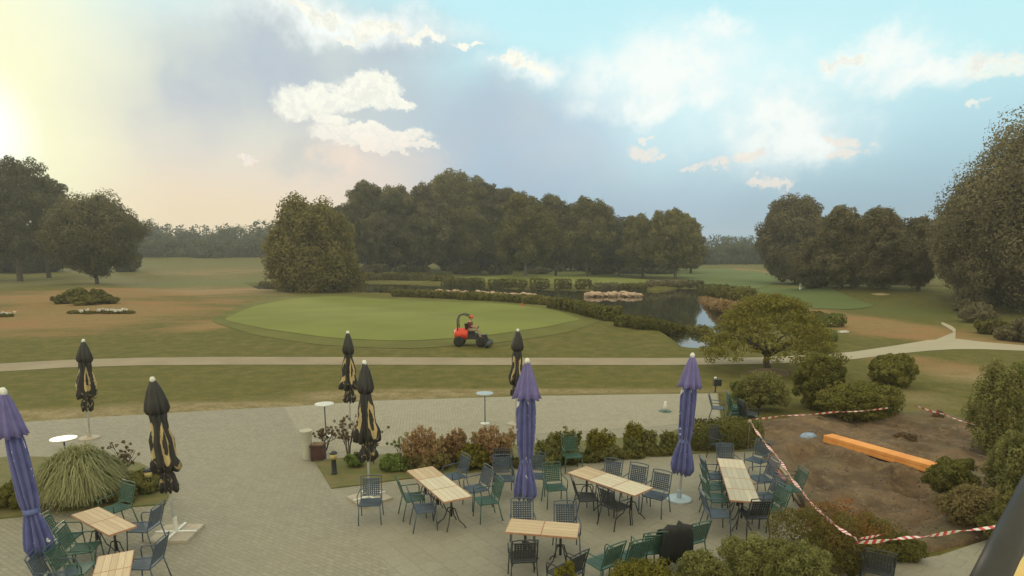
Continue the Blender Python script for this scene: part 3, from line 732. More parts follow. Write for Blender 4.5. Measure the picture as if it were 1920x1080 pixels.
# understory bushes in the grove, right row
def bush(px, base_py, top_py, wpx, label, m='hedge', kind='bush', group=None, seed=0, nl=9, boxy=0, depth=None, leafk=.0028, cover=3.0, dz=0, droop=0, sub=.42, cat='bush', flatten=1.0, clip=False):
    clip = clip or kind in ('round_shrub', 'clipped_shrub', 'domed_shrub')
    b = G(px, base_py); D = b.y; sc = math.hypot(D, CAMH) / FPX
    top = P(px, top_py, D); H_ = max(.15, top.z - b.z); W_ = wpx * sc; dp = depth or W_ * .8
    g = np.random.default_rng(seed + 500); lob = []
    if nl == 1: lob = [(0, dp * .3, H_ * .5, W_ / 2, dp / 2, H_ * .52)]
    else:
        for i in range(nl):
            th = i * 2.4; rr = math.sqrt((i + .3) / nl) * .62
            r = sub * min(W_ / 2, H_) * (.7 + .6 * g.random()) + .0 * W_
            cz = (H_ - r) * (1 - .35 * rr * rr * flatten) * (.55 + .45 * g.random()) if i else H_ - r
            lob.append((rr * math.cos(th) * W_ / 2 * 1.15, dp * .3 + rr * math.sin(th) * dp / 2 * 1.1, max(cz, r * .6), max(r, W_ * .17), max(r, dp * .17), r))
        lob.append((0, dp * .3, H_ * .42, W_ * .42, dp * .42, H_ * .44))
    if clip:
        lob = [(0, dp * .3, H_ * .47, W_ * .47, dp * .47, H_ * .50)]
        for i in range(max(3, int(W_ / H_ * 2.2))):
            a = i * 2.4 + seed; lob.append((math.cos(a) * W_ * .2, dp * .3 + math.sin(a) * dp * .2, H_ * (.44 + .06 * g.random()), W_ * .27, dp * .27, H_ * (.44 + .06 * g.random())))
    root = empty(kind, b, label, cat, group=group)
    foliage('foliage', lob, M[m], max(.028, D * leafk), root, seed, cover * (1.3 if clip else .8), boxy=2.7 if clip else boxy, zmin=0.0, droop=droop, tuft=46 if clip else 10, tr_=.17 if clip else .40, jit=.04)
    st = MB()
    for i in range(4):
        a = i * 1.6 + .4; st.tube([(0, dp * .3, -.05), (math.cos(a) * W_ * .12, dp * .3 + math.sin(a) * dp * .12, H_ * .6)], [.03 + .004 * H_, .01], 5)
    st.build('stem', M['bark'], root)
    return root
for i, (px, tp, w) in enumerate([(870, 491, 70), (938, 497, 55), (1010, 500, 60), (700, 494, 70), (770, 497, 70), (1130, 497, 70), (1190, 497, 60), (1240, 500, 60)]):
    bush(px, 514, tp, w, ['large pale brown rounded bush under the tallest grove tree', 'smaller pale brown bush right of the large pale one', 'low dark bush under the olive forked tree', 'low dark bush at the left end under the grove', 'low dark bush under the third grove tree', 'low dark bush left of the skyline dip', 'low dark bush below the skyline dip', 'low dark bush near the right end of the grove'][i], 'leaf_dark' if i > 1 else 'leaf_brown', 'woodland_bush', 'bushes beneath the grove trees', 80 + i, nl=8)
for i, (px, bp, tp, w) in enumerate([(1840, 606, 568, 60), (1870, 628, 598, 60), (1905, 640, 608, 60), (1960, 645, 590, 90), (1810, 590, 560, 40)]):
    bush(px, bp, tp, w, ['bush at the foot of the huge right tree, above the path fork', 'low bush beside the gravel path under the huge tree', 'low bush nearest the path at the right edge', 'bush cut off by the right edge beside the path', 'small bush behind the path fork'][i], 'leaf_brown' if i != 1 else 'hedge', 'woodland_bush', None, 95 + i, nl=9)

# far woods
def forest(name, specs, label, m, seed):
    g = np.random.default_rng(seed); lob = []
    for x0, x1, D, top in specs:
        x = x0
        while x < x1:
            p = P(x, 480, D); z0 = float(hgt(np.array([p.x]), np.array([D]))[0])
            tz = P(x, top + 7 * math.sin(x * .021) + 5 * g.normal() * .6, D).z
            w = 3.2 + 2.5 * g.random()
            for q in range(4):
                f = (q + .6) / 4
                lob.append((p.x + g.normal() * 1.2, D + g.normal() * 3, z0 + (tz - z0 - w * .5) * f, w, w, w * .95))
            x += w * .8 * FPX / D
    o = foliage(name, lob, M[m], .9, None, seed, 1.9, nmax=200000, thick=.6, jit=.03, tuft=5, tr_=.5)
    return tag(o, label, 'wood', kind='stuff')
forest('distant_wood', [(-900, 560, 360, 418), (-900, 560, 330, 434), (1240, 1480, 400, 446), (1240, 1470, 360, 458), (1480, 2700, 330, 430)], 'far band of woodland closing the horizon behind the course', 'leaf_far', 5)
forest('distant_wood_edge', [(255, 515, 300, 450), (1295, 1440, 320, 466)], 'lighter grey green woodland edge in front of the far woods', 'leaf_far', 6)
forest('hidden_wood', [(600, 1290, 340, 440)], 'woodland behind the grove of tall trees', 'leaf_dark', 8)

# ---------------------------------------------------------------- hedges and banks
def hedge(pts, hpx, label, m='hedge', kind='hedge', group=None, seed=0, wid=1.2, boxy=5, leafk=.0033, z=0):
    """pts: ground pixels along the foot"""
    P3 = [G(*p) for p in pts]; c = P3[len(P3) // 2]; D = c.y
    H_ = hpx * D / FPX
    lob = []; g = np.random.default_rng(seed + 900)
    for a, b in zip(P3, P3[1:]):
        L_ = (b - a).length; k = max(1, int(L_ / (wid * 1.1)))
        for i in range(k):
            q = a + (b - a) * (i + .5) / k - c
            h = H_ * (.92 + .16 * g.random())
            lob.append((q.x, q.y + wid * .5, q.z + h * .48, max(wid * .5, L_ / k * .62), wid * .55, h * .52))
    root = foliage(kind, lob, M[m], max(.05, D * leafk), None, seed, 3.2, boxy=boxy, thick=.25)
    root.location = c + Vector((0, 0, z)); return tag(root, label, 'hedge', group)
GB = 'clipped hedges round the pond'
hedge([(738, 556), (800, 558), (858, 561)], 13, 'clipped hedge behind the green, left piece with scalloped top', seed=1, group=GB)
hedge([(862, 562), (930, 565), (1030, 573)], 15, 'long low hedge between the green and the rocks', seed=2, group=GB)
hedge([(1035, 577), (1090, 588), (1155, 604)], 22, 'hedge curving down the near pond bank right of the green', seed=3, group=GB)
hedge([(1162, 612), (1220, 621), (1288, 634)], 24, 'nearest pond hedge beside the bright water', seed=4, group=GB, m='hedge')
for i, (a, b, y, h) in enumerate([(830, 905, 541, 20), (918, 986, 541, 18), (996, 1028, 542, 20), (1042, 1070, 542, 20), (1082, 1106, 542, 18), (1112, 1160, 546, 16), (1164, 1212, 545, 14)]):
    hedge([(a, y), (b, y + 1)], h, ['leftmost and longest block of the hedge row in front of the far green', 'second hedge block from the left before the far green', 'small square hedge block below the white flag', 'dark square hedge block in the middle of the far row', 'narrow hedge block right of the dark square one', 'low brownish hedge block above the right hand rocks', 'last low hedge block at the right end of the far row'][i], seed=10 + i, group=GB, m='hedge' if i != 5 else 'leaf_brown')
hedge([(640, 526), (720, 525), (800, 526)], 13, 'long low hedge under the grove, left of the far green', seed=20, group=GB)
hedge([(805, 528), (850, 527)], 12, 'short hedge where the long hedge meets the far green', seed=21, group=GB)
hedge([(490, 537), (560, 545), (620, 549)], 12, 'low dark hedge at the foot of the bushy willow', seed=22, group=GB, m='leaf_dark')
hedge([(640, 546), (700, 548), (738, 550)], 9, 'low dark hedge between willow and green', seed=23, group=GB, m='leaf_dark')
hedge([(1215, 541), (1270, 539), (1320, 541)], 14, 'ragged reeds along the far end of the pond', seed=24, group=GB, boxy=0, m='leaf_brown', kind='reed_bank')
hedge([(1325, 556), (1370, 562), (1410, 570)], 26, 'shaggy bank bush right of the bright water', seed=25, boxy=0, m='hedge', kind='bank_shrub', wid=2.2)
hedge([(1322, 572), (1360, 586), (1420, 590)], 22, 'reddish brown reeds on the right pond bank', seed=26, boxy=0, m='shrub_rust', kind='reed_bank', wid=1.6)
hedge([(1400, 580), (1440, 586), (1480, 590)], 24, 'low bush behind the spreading tree', seed=27, boxy=0, m='hedge', kind='bank_shrub', wid=2)
hedge([(1512, 608), (1545, 612)], 26, 'dark clipped hedge right behind the spreading tree', seed=28, group=GB)
hedge([(1548, 612), (1584, 616)], 26, 'light green clipped hedge by the brown slope', seed=29, m='hedge_light', group=GB)
hedge([(1545, 640), (1572, 642)], 22, 'small pale hedge step in front of the light green hedge', seed=30, m='hedge_light', group=GB)
hedge([(1290, 640), (1330, 642)], 30, 'bush at the left foot of the spreading tree by the water', seed=31, boxy=0, m='hedge', kind='bank_shrub', wid=1.5)

def rockmesh(seed):
    g = np.random.default_rng(seed); mb = MB(); n = 8; vs = []
    for i in range(5):
        ph = math.pi * (i + .5) / 5
        for j in range(n):
            th = 2 * math.pi * j / n; r = .8 + .35 * g.random()
            vs.append((r * math.sin(ph) * math.cos(th), r * math.sin(ph) * math.sin(th), .7 * r * math.cos(ph)))
    fs = [(i * n + j, (i + 1) * n + j, (i + 1) * n + (j + 1) % n, i * n + (j + 1) % n) for i in range(4) for j in range(n)] + [tuple(range(n)), tuple(4 * n + j for j in range(n))[::-1]]
    return mb.add(vs, fs)
rocks = [rockmesh(i).build('shore_rock', M['rock']) for i in range(4)]
first = set()
def place_rock(px, py, s, label, group, zoff=0.0):
    i = rnd.randrange(4); src = rocks[i]
    if i in first: o = src.copy(); C.objects.link(o)
    else: o = src; first.add(i)
    p = flat(px, py, -.3); o.location = (p.x, p.y, -.38 + s * .35)
    o.scale = (s * (1 + rnd.random() * .6), s, s * (.7 + .4 * rnd.random())); o.rotation_euler = (0, 0, rnd.random() * 6)
    tag(o, label, 'rock', group)
for i in range(26): place_rock(822 + i * 7.2 + rnd.random() * 3, 546 + i * .33 + rnd.random() * 2, .34 + rnd.random() * .3, 'pale boulder in the left line of stones at the pond edge', 'boulders along the left pond edge')
for i in range(20): place_rock(1101 + i * 5.1 + rnd.random() * 2, 553 + rnd.random() * 2, .45 + rnd.random() * .3, 'pale orange boulder in the right heap of stones at the water', 'boulders in the right heap at the pond')

# spreading umbrella-shaped tree
def spreading_tree():
    b = G(1437, 694); D = b.y; sc = D / FPX
    root = empty('spreading_tree', b, 'wide dome shaped tree with short dark trunk beside the gravel path', 'tree')
    W_ = 250 * sc; zt = P(1437, 566, D).z - b.z; zl = P(1437, 671, D).z - b.z
    lob = []; g = np.random.default_rng(77)
    for i in range(95):
        f = math.sqrt((i + .5) / 95); th = i * 2.39996
        r = .34 + .24 * g.random()
        rx = f * (W_ / 2 - r * .7)
        z = zl + r * .2 + (zt - zl - r * .95) * (1 - .95 * f ** 3.0) + .25 * (1 - f) - .1 * g.random() + (.28 if f < .45 else 0)
        lob.append((rx * math.cos(th), rx * math.sin(th), z, r * 1.25, r * 1.25, r * .7))
    foliage('crown', lob, M['hedge_tree'], .085, root, 77, 3.2, droop=.6, tuft=7)
    mb = MB(); mb.tube([(0, 0, -.2), (.02, 0, .15), (-.05, 0, .45), (.02, 0, .9)], [.34, .2, .16, .15], 10)
    for i in range(11):
        a = i * .571 + .2; rr = W_ * .36 * (.7 + .3 * g.random())
        zz = zl + (zt - zl) * .35
        mb.tube([(0, 0, .75), (math.cos(a) * rr * .3, math.sin(a) * rr * .3, 1.05 + .2 * g.random()), (math.cos(a) * rr * .65, math.sin(a) * rr * .65, zz * .95), (math.cos(a) * rr, math.sin(a) * rr, zz)], [.11, .08, .05, .02], 6)
    mb.build('trunk', M['bark'], root, True)
M['hedge_tree'] = leafmat('hedge_tree', (.21, .205, .05), (.34, .32, .09), (.24, .20, .06), osc=.9)
spreading_tree()
mb = MB(); mb.lathe([(1.0, 0), (.8, .10), (.45, .2), (.1, .24)], 24, fn=lambda r, z, t, i: (r * (1 + .12 * math.sin(3 * t) + .08 * math.sin(7 * t)), z))
o = mb.build('root_mound', M['soil'], smooth=True); o.location = G(1445, 700); tag(o, 'mound of dark earth round the trunk of the spreading tree', 'mound', kind='structure')

# shrubs of the right garden
bush(1432, 775, 700, 105, 'yellow green loose shrub under the spreading tree', 'shrub_green', 'garden_shrub', seed=201, nl=14)
bush(1392, 755, 712, 45, 'small light shrub by the stacked chairs', 'hedge_light', 'garden_shrub', seed=202, nl=8)
bush(1545, 770, 664, 108, 'large round clipped shrub with a stake beside it', 'hedge_green', 'round_shrub', seed=203, nl=16, sub=.5)
bush(1685, 728, 664, 92, 'round clipped shrub standing alone near the path', 'hedge_green', 'round_shrub', seed=204, nl=14, sub=.5)
bush(1628, 795, 722, 180, 'broad flat topped hedge shrub above the orange beams', 'hedge_green', 'clipped_shrub', seed=205, nl=26, sub=.42, depth=2.2, flatten=.4)
bush(1595, 775, 728, 60, 'left shoulder of the broad shrub, a smaller clipped bush', 'hedge_green', 'clipped_shrub', seed=206, nl=8)
bush(1888, 860, 668, 140, 'tall upright light green conifer at the right edge', 'shrub_green', 'conifer_shrub', seed=207, nl=30, sub=.35, flatten=.2, depth=1.4, clip=True)
bush(1930, 960, 810, 130, 'bushy shrub below the conifer at the right edge', 'shrub_green', 'garden_shrub', seed=208, nl=16, clip=True)
bush(1800, 940, 862, 90, 'small shrub at the lower end of the orange beams', 'hedge', 'garden_shrub', seed=209, nl=10)
bush(1850, 1005, 920, 150, 'brownish shrub between tape and conifer', 'shrub_tan', 'garden_shrub', seed=210, nl=16)
bush(1905, 1040, 930, 90, 'shrub behind the dark pole in the corner', 'hedge', 'garden_shrub', seed=211, nl=12)
bush(1583, 1088, 968, 262, 'large domed shrub with an orange red flush under the tape', 'hedge_orange', 'domed_shrub', seed=212, nl=30, sub=.4, depth=2.0, cover=4.5)
bush(1425, 1125, 1018, 150, 'dome of grey green foliage at the bottom beside the terrace', 'shrub_green', 'domed_shrub', seed=213, nl=18)
bush(1500, 1150, 1035, 170, 'lowest grey green shrub at the bottom right', 'shrub_green', 'domed_shrub', seed=214, nl=18)
bush(1325, 1150, 1044, 105, 'shrub at the bottom below the chair with the black cover', 'shrub_green', 'garden_shrub', seed=215, nl=16)
bush(1215, 1175, 1068, 140, 'low yellowish shrub at the bottom below the row of green chairs', 'shrub_yellow', 'garden_shrub', seed=216, nl=16)
bush(1065, 1190, 1058, 50, 'yellowish sprig at the bottom edge in front of a chair', 'shrub_yellow', 'garden_shrub', seed=217, nl=8)
bush(1700, 1058, 1010, 70, 'dark low end of the domed shrub', 'hedge', 'garden_shrub', seed=218, nl=8)
# middle bed
def sprig(px, bp, tp, w, label, m, seed, n=26, kind='loose_shrub', lsz=.045, stems=True):
    """open shrub: fans of twigs carrying small leaves, gaps between them"""
    b = G(px, bp); b.z = .05; D = b.y; H_ = P(px, tp, D).z - b.z; W_ = w * D / FPX
    g = np.random.default_rng(seed); root = empty(kind, b, label, 'shrub')
    tw = MB(); pts = []
    for i in range(n):
        a = g.random() * 6.28; rr = W_ / 2 * math.sqrt(g.random()); h = H_ * (.55 + .45 * g.random()) * (1 - .25 * (rr / (W_ / 2)) ** 2)
        e = Vector((math.cos(a) * rr, math.sin(a) * rr * .8, h)); s0 = Vector((e.x * .25, e.y * .25, 0)); mid = s0.lerp(e, .5) + Vector((e.x * .12, e.y * .12, 0))
        tw.tube([s0, mid, e], [.009, .007, .003], 4)
        for q in range(60):
            t = .25 + .75 * g.random(); c = (s0.lerp(mid, t * 2) if t < .5 else mid.lerp(e, t * 2 - 1)); pts.append((*(np.array(c) + g.normal(size=3) * .05 * (1.35 - t) * 1.3), .09 * .5, .09 * .5, .09 * .5))
    tw.build('twigs', M['bark'], root)
    L = np.array(pts); foliage('leaves', [(p[0], p[1], p[2], lsz * 1.1, lsz * 1.1, lsz * 1.1) for p in pts], M[m], lsz, root, seed, .3)
    return root
sprig(795, 878, 795, 85, 'rust coloured open shrub at the left of the middle bed', 'shrub_rust', 301, 40)
sprig(855, 868, 802, 55, 'rust coloured shrub second from the left in the bed', 'shrub_rust', 302, 30)
sprig(925, 875, 788, 88, 'largest rusty shrub beside the purple parasol', 'shrub_rust', 303, 46)
bush(888, 885, 838, 75, 'yellow green low shrub in front of the rusty ones', 'shrub_yellow', 'low_shrub', seed=304, nl=9)
bush(810, 885, 842, 70, 'brownish low shrub behind the left table', 'shrub_tan', 'low_shrub', seed=305, nl=9)
bush(735, 888, 855, 55, 'fresh green clump behind the black parasol pole', 'shrub_fresh', 'low_shrub', seed=306, nl=8)
bush(665, 880, 850, 40, 'small green clump beside the bollard lamp', 'shrub_fresh', 'low_shrub', seed=307, nl=7)
bush(770, 882, 845, 40, 'green clump between two parasol poles', 'shrub_green', 'low_shrub', seed=308, nl=7)
for i, (px, bp, tp, w, m, lb) in enumerate([
    (1030, 872, 815, 55, 'shrub_green', 'shrub just right of the purple parasol pole'),
    (1062, 866, 798, 62, 'shrub_yellow', 'yellowish shrub above the green chair in the bed'),
    (1128, 862, 800, 62, 'shrub_yellow', 'bushy green shrub in the middle of the hedge line'),
    (1186, 852, 788, 38, 'shrub_yellow', 'shrub with the highest shoot in the hedge line'),
    (1212, 850, 800, 34, 'shrub_green', 'slim shrub right of the highest shoot'),
    (1256, 848, 806, 36, 'shrub_green', 'small shrub just left of the right purple parasol')]):
    sprig(px, bp, tp, w, lb, m, 320 + i, 32)
    bush(px, bp + 6, tp + 30, w * 1.0, 'dense base of the ' + lb.replace('shrub with', 'shrub having'), 'shrub_green', 'low_shrub', seed=340 + i, nl=6)
hedge([(1300, 850), (1360, 848), (1425, 845)], 60 * .85, 'clipped dark hedge behind the right hand table', m='hedge', kind='clipped_hedge', seed=350, wid=1.1, boxy=5)
hedge([(1140, 866), (1200, 860), (1262, 855)], 16, 'low ground hedge edging the terrace between the parasols', m='hedge', kind='clipped_hedge', seed=351, wid=.5, boxy=4)
hedge([(960, 882), (1040, 876), (1120, 868)], 16, 'low dark edging hedge behind the chairs', m='hedge', kind='clipped_hedge', seed=352, wid=.5, boxy=4)
# thin leafless shrubs
def twig(px, bp, tp, w, label, seed, n=9, m='dry_leaf'):
    b = G(px, bp); D = b.y; H_ = P(px, tp, D).z - b.z; W_ = w * D / FPX
    g = np.random.default_rng(seed); root = empty('bare_shrub', b, label, 'shrub'); tw = MB(); pts = []
    for i in range(n):
        x = (g.random() - .5) * W_; e = Vector((x, (g.random() - .5) * W_ * .6, H_ * (.6 + .4 * g.random())))
        m1 = Vector((x * .3 + g.normal() * .04, 0, H_ * .4)); tw.tube([(0, 0, 0), m1, m1.lerp(e, .6) + Vector((.03, 0, .02)), e], [.014, .011, .007, .003], 5)
        for q in range(5):
            t = g.random(); s = m1.lerp(e, t); k = s + Vector((g.normal() * .12, g.normal() * .08, .1 + .1 * g.random())); tw.tube([s, k], [.005, .002], 4); pts.append((*k, .04, .04, .04))
    tw.build('twigs', M['bark'], root); foliage('leaves', pts, M[m], .04, root, seed, 1.6)
twig(232, 912, 832, 60, 'almost bare twiggy shrub beside the ornamental grass', 401)
twig(612, 846, 802, 50, 'thin twiggy shrub behind the dark red box', 402)
twig(655, 872, 780, 45, 'thin bare shrub left of the black parasol', 403)
twig(752, 862, 826, 26, 'single thin stem in the middle bed', 404, 3, 'shrub_fresh')
twig(700, 872, 800, 40, 'thin bare stems behind the black parasol', 405, 5)
bush(262, 930, 885, 70, 'low green ground cover by the left bollard lamp', 'shrub_green', 'low_shrub', seed=410, nl=9)
bush(20, 958, 905, 90, 'low green shrub behind the left purple parasol', 'hedge_green', 'low_shrub', seed=411, nl=9)
bush(-90, 970, 900, 120, 'green shrub just outside the left edge', 'hedge_green', 'low_shrub', seed=412, nl=9)
bush(222, 950, 915, 50, 'dark low plant between ornamental grass and table', 'hedge', 'low_shrub', seed=413, nl=6)
# lawn beds
GF = 'low bushes of the round lawn bed'
for i, (px, bp, tp, w) in enumerate([(112, 570, 553, 42), (150, 573, 554, 60), (192, 570, 552, 50), (135, 562, 541, 45), (172, 562, 542, 45)]):
    bush(px, bp, tp, w, ['left bush of the lawn bed', 'front bush of the lawn bed', 'right bush of the lawn bed', 'back left bush of the lawn bed', 'back right bush of the lawn bed'][i] + ' on the brown grass', 'hedge', 'lawn_bush', GF, 420 + i, nl=6)
def flowers(px, bp, w, label, seed, nfl):
    b = G(px, bp); sc = b.y / FPX; W_ = w * sc; g = np.random.default_rng(seed)
    root = empty('flower_bed', b, label, 'flower bed')
    foliage('foliage', [((i / 9 - .5) * W_, g.normal() * .2, .1, W_ * .08, .5, .22) for i in range(10)], M['hedge'], .13, root, seed, 2)
    foliage('blossoms', [((g.random() - .5) * W_, g.normal() * .35, .28 + .15 * g.random(), .17, .14, .1) for i in range(nfl)], M['flower_white'], .13, root, seed, 1.6)
flowers(190, 588, 108, 'strip of white flowers on the brown lawn below the round bed', 1, 26)
flowers(0, 594, 40, 'small patch of white flowers at the left edge of the lawn', 2, 7)

# ornamental grass
def pampas():
    b = G(128, 958); D = b.y; g = np.random.default_rng(9)
    root = empty('ornamental_grass', b + Vector((0, .5, .05)), 'big mound of arching ornamental grass beside the left purple parasol', 'grass clump')
    R_ = 80 * D / FPX; n = 4200; V_ = []
    for i in range(n):
        a = g.random() * 6.283; f = math.sqrt(g.random()); reach = R_ * (.35 + .75 * f); hh = 1.25 * (1.05 - .45 * f ** 3) * (.75 + .35 * g.random())
        w = .010 + .009 * g.random(); pr = None; bx_, by_ = R_ * .42 * f * math.cos(a + .6 * g.normal()), R_ * .42 * f * math.sin(a + .6 * g.normal())
        dirv = np.array([math.cos(a), math.sin(a), 0]); sd_ = np.array([-math.sin(a), math.cos(a), 0])
        tipz = hh * (.25 + .5 * g.random()) if f > .4 else hh * .9
        for k in range(6):
            t = k / 5; r = reach * (t ** 1.5); z = hh * math.sin(min(t * 1.25, 1) * math.pi / 2) - max(0, t - .62) / .38 * (hh - tipz)
            wig = .03 * math.sin(t * 5 + i)
            p = np.array([bx_, by_, 0]) + dirv * r * .72 + sd_ * wig + np.array([0, 0, z]); ww = w * (1 - .75 * t)
            q = (p - sd_ * ww, p + sd_ * ww)
            if pr: V_ += [pr[0], pr[1], q[1], q[0]]
            pr = q
    V_ = np.array(V_); tint = np.repeat(g.random(n), 5)
    link('blades', quads_mesh('blades', V_, tint, M['pampas']), root)
pampas()

# ---------------------------------------------------------------- parasols
def parasol(base, top, kind, label, basek, seed=0, group=None, spin=0, slim=1.0):
    b = flat(*base, .02); D = b.y; t = P(*top, D); ax = t - b; H_ = ax.length
    root = empty('parasol', b, label, 'parasol', group=group)
    tilt = ax.to_track_quat('Z', 'Y').to_matrix()
    root.rotation_euler = (0, 0, 0)
    g = np.random.default_rng(seed + 40)
    def finish(o): o.matrix_local = tilt.to_4x4() if not isinstance(tilt, Matrix) or len(tilt) == 3 else tilt; return o
    ph = g.random(4) * 6.28
    mb = MB(); mb.tube([(0, 0, .02), (0, 0, H_ * .97)], .028 if kind == 'black' else .032, 12)
    finish(mb.build('pole', M['steel_pole' if kind == 'black' else 'steel_white'], root, True))
    mb = MB(); mb.lathe([(.0, H_ * .965), (.05, H_ * .966), (.055, H_ * .985), (.03, H_ * .998), (.0, H_)], 14)
    finish(mb.build('cap', M['steel_white'], root, True))
    def pl(k, amp, a0, zw=.0):
        def fn(r, z, t, i):
            u = math.cos(k * t + a0 + .5 * math.sin(t + ph[0]) + z * .8)
            rr = r * (1 + amp * (abs(u) ** .8 * (1 if u > 0 else -1)) + .12 * math.sin(2 * t + ph[1] + z * 2.3))
            return rr, z + zw * r * math.sin(k * t + a0 + 1)
        return fn
    if kind == 'black':
        N = 72
        prof = [(.0, .985), (.06, .975), (.14, .92), (.21, .85), (.235, .81), (.20, .785), (.16, .775)]
        mb = MB(); mb.lathe([(r * .84, z * H_) for r, z in prof][::-1], N, fn=pl(8, .12, ph[2], .15))
        finish(mb.build('canopy_top', M['canvas_plain'], root, True))
        prof = [(.15, .80), (.165, .74), (.19, .68), (.225, .62), (.26, .56), (.29, .50), (.31, .45), (.27, .435), (.14, .43), (.12, .41), (.15, .385), (.20, .35), (.21, .32), (.17, .295), (.08, .30)]
        mb = MB(); mb.lathe([(r * (.82 + .1 * math.sin(i * 1.9 + seed)), z * H_) for i, (r, z) in enumerate(prof)][::-1], N, fn=pl(8, .20, ph[2], .35))
        finish(mb.build('canopy', M['canvas_black'], root, True))
    else:
        N = 132
        prof = [(.0, .985), (.05, .98), (.12, .93), (.19, .87), (.25, .81), (.295, .775), (.25, .775), (.15, .79)]
        mb = MB(); mb.lathe([(r * slim * .85, z * H_) for r, z in prof][::-1], N, fn=pl(8, .17, ph[2], .1))
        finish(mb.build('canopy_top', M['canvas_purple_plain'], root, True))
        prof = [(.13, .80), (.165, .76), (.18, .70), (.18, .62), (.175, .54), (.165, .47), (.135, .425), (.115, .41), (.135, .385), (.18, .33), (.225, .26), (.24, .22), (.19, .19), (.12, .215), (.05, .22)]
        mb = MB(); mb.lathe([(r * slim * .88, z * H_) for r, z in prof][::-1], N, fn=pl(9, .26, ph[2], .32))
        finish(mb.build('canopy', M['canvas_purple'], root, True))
        mb = MB(); mb.lathe([(.116, .400 * H_), (.124, .405 * H_), (.124, .42 * H_), (.116, .425 * H_)], 30)
        finish(mb.build('tie', M['tie_blue'], root, True))
    if basek == 'disc':
        mb = MB(); mb.lathe([(.30, 0), (.30, .035), (.27, .05), (.06, .065), (.05, .25), (.0, .25)], 32)
        mb.build('base', M['disc_blue' if kind != 'black' else 'slab'], root)
    elif basek == 'slabs':
        mb = MB()
        for ix in (-1, 1):
            for iy in (-1, 1): mb.box((ix * .205, iy * .205, .03), (.40, .40, .06))
        o = mb.build('base_slabs', M['slab'], root); o.rotation_euler.z = spin
        mb = MB(); mb.bar((-.42, 0, .078), (.42, 0, .078), .05, .03); mb.bar((0, -.42, .081), (0, .42, .081), .05, .03); mb.tube([(0, 0, .08), (0, 0, .4)], .04, 12)
        o = mb.build('base_cross', M['steel_white'], root); o.rotation_euler.z = spin
    return root
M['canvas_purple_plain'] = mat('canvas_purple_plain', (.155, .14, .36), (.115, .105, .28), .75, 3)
GP1, GP2 = 'closed black and gold parasols', 'closed purple parasols'
parasol((168, 822), (156, 636), 'black', 'closed black parasol standing furthest left near the round table', 'disc', 1, GP1)
parasol((331, 1003), (285, 706), 'black', 'closed black parasol on four slabs beside the left bollard lamp', 'slabs', 2, GP1, .05)
parasol((657, 806), (652, 620), 'black', 'closed black parasol behind another one, left of the middle', 'disc', 3, GP1)
parasol((693, 936), (683, 675), 'black', 'closed black parasol on slabs behind the single chair', 'slabs', 4, GP1, .72)
parasol((967, 795), (971, 616), 'black', 'closed black parasol half hidden behind the middle purple one', 'disc', 5, GP1)
parasol((95, 1110), (4, 726), 'purple', 'closed purple parasol leaning at the left edge', 'disc', 6, GP2, slim=.8)
parasol((983, 990), (989, 671), 'purple', 'closed purple parasol in the middle behind the low table', 'disc', 7, GP2)
parasol((1273, 937), (1299, 661), 'purple', 'closed purple parasol on a pale round base at the right', 'disc', 8, GP2)

# ---------------------------------------------------------------- bar tables, lamps, bins
def bistro(px, bp, label, m):
    b = flat(px, bp, .02); root = empty('bar_table', b, label, 'table', group='round standing tables')
    MB().lathe([(.0, 1.07), (.30, 1.07), (.315, 1.085), (.31, 1.105), (.0, 1.11)], 36).build('table_top', M[m], root)
    MB().tube([(0, 0, .03), (0, 0, 1.075)], .022, 10).build('column', M['steel_pole'], root, True)
    MB().lathe([(.19, 0), (.19, .02), (.05, .05), (.0, .05)], 24).build('foot', M['steel_white'], root)
def bz(px, tpy): # foot pixel below a top seen at tpy
    t = flat(px, tpy, 1.1); return px
for px, ty, lb, m in ((608, 757, 'white round standing table behind the litter bin', 'steel_white'), (909, 737, 'pale blue round standing table on the paving left of the purple parasol', 'disc_blue'), (119, 822, 'white round standing table behind the ornamental grass', 'steel_white')):
    t = flat(px, ty, 1.12); root_p = Vector((t.x, t.y, .02))
    d_ = root_p; root = empty('bar_table', d_, lb, 'table', group='round standing tables')
    MB().lathe([(.0, 1.07), (.29, 1.07), (.305, 1.085), (.30, 1.105), (.0, 1.11)], 36).build('table_top', M[m], root)
    MB().tube([(0, 0, .03), (0, 0, 1.075)], .02, 10).build('column', M['iron_blue'], root, True)
    MB().lathe([(.16, 0), (.16, .02), (.05, .05), (.0, .05)], 24).build('foot', M['steel_white'], root)
def bollard(px, bp, label):
    root = empty('bollard_lamp', flat(px, bp, .05), label, 'lamp', group='bollard lamps')
    MB().lathe([(.085, 0), (.07, .03), (.06, .40), (.075, .42), (.0, .42)], 16).build('post', M['iron_dark'], root, True)
    MB().lathe([(.0, .42), (.085, .421), (.09, .56), (.0, .561)], 16).build('lamp_glass', M['lamp_glass'], root, True)
    MB().lathe([(.0, .562), (.105, .563), (.095, .60), (.05, .63), (.0, .635)], 16).build('lamp_cap', M['iron_dark'], root, True)
bollard(627, 888, 'black bollard lamp with yellow glass near the litter bin')
bollard(282, 924, 'black bollard lamp with yellow glass beside the leaning black parasol')
root = empty('litter_bin', flat(577, 860, .02), 'tall grey cylindrical bin at the corner of the bed', 'bin')
MB().lathe([(.135, 0), (.14, .02), (.155, .82), (.165, .83), (.165, .86), (.135, .86), (.13, .70), (.0, .70)], 28, cap=False).build('body', M['bin_grey'], root, True)
MB().lathe([(.0, .72), (.128, .721)], 24, cap=False).build('liner', M['bin_dark'], root)
root = empty('plant_tub', flat(598, 862, .02), 'dark red square tub beside the grey bin', 'tub')
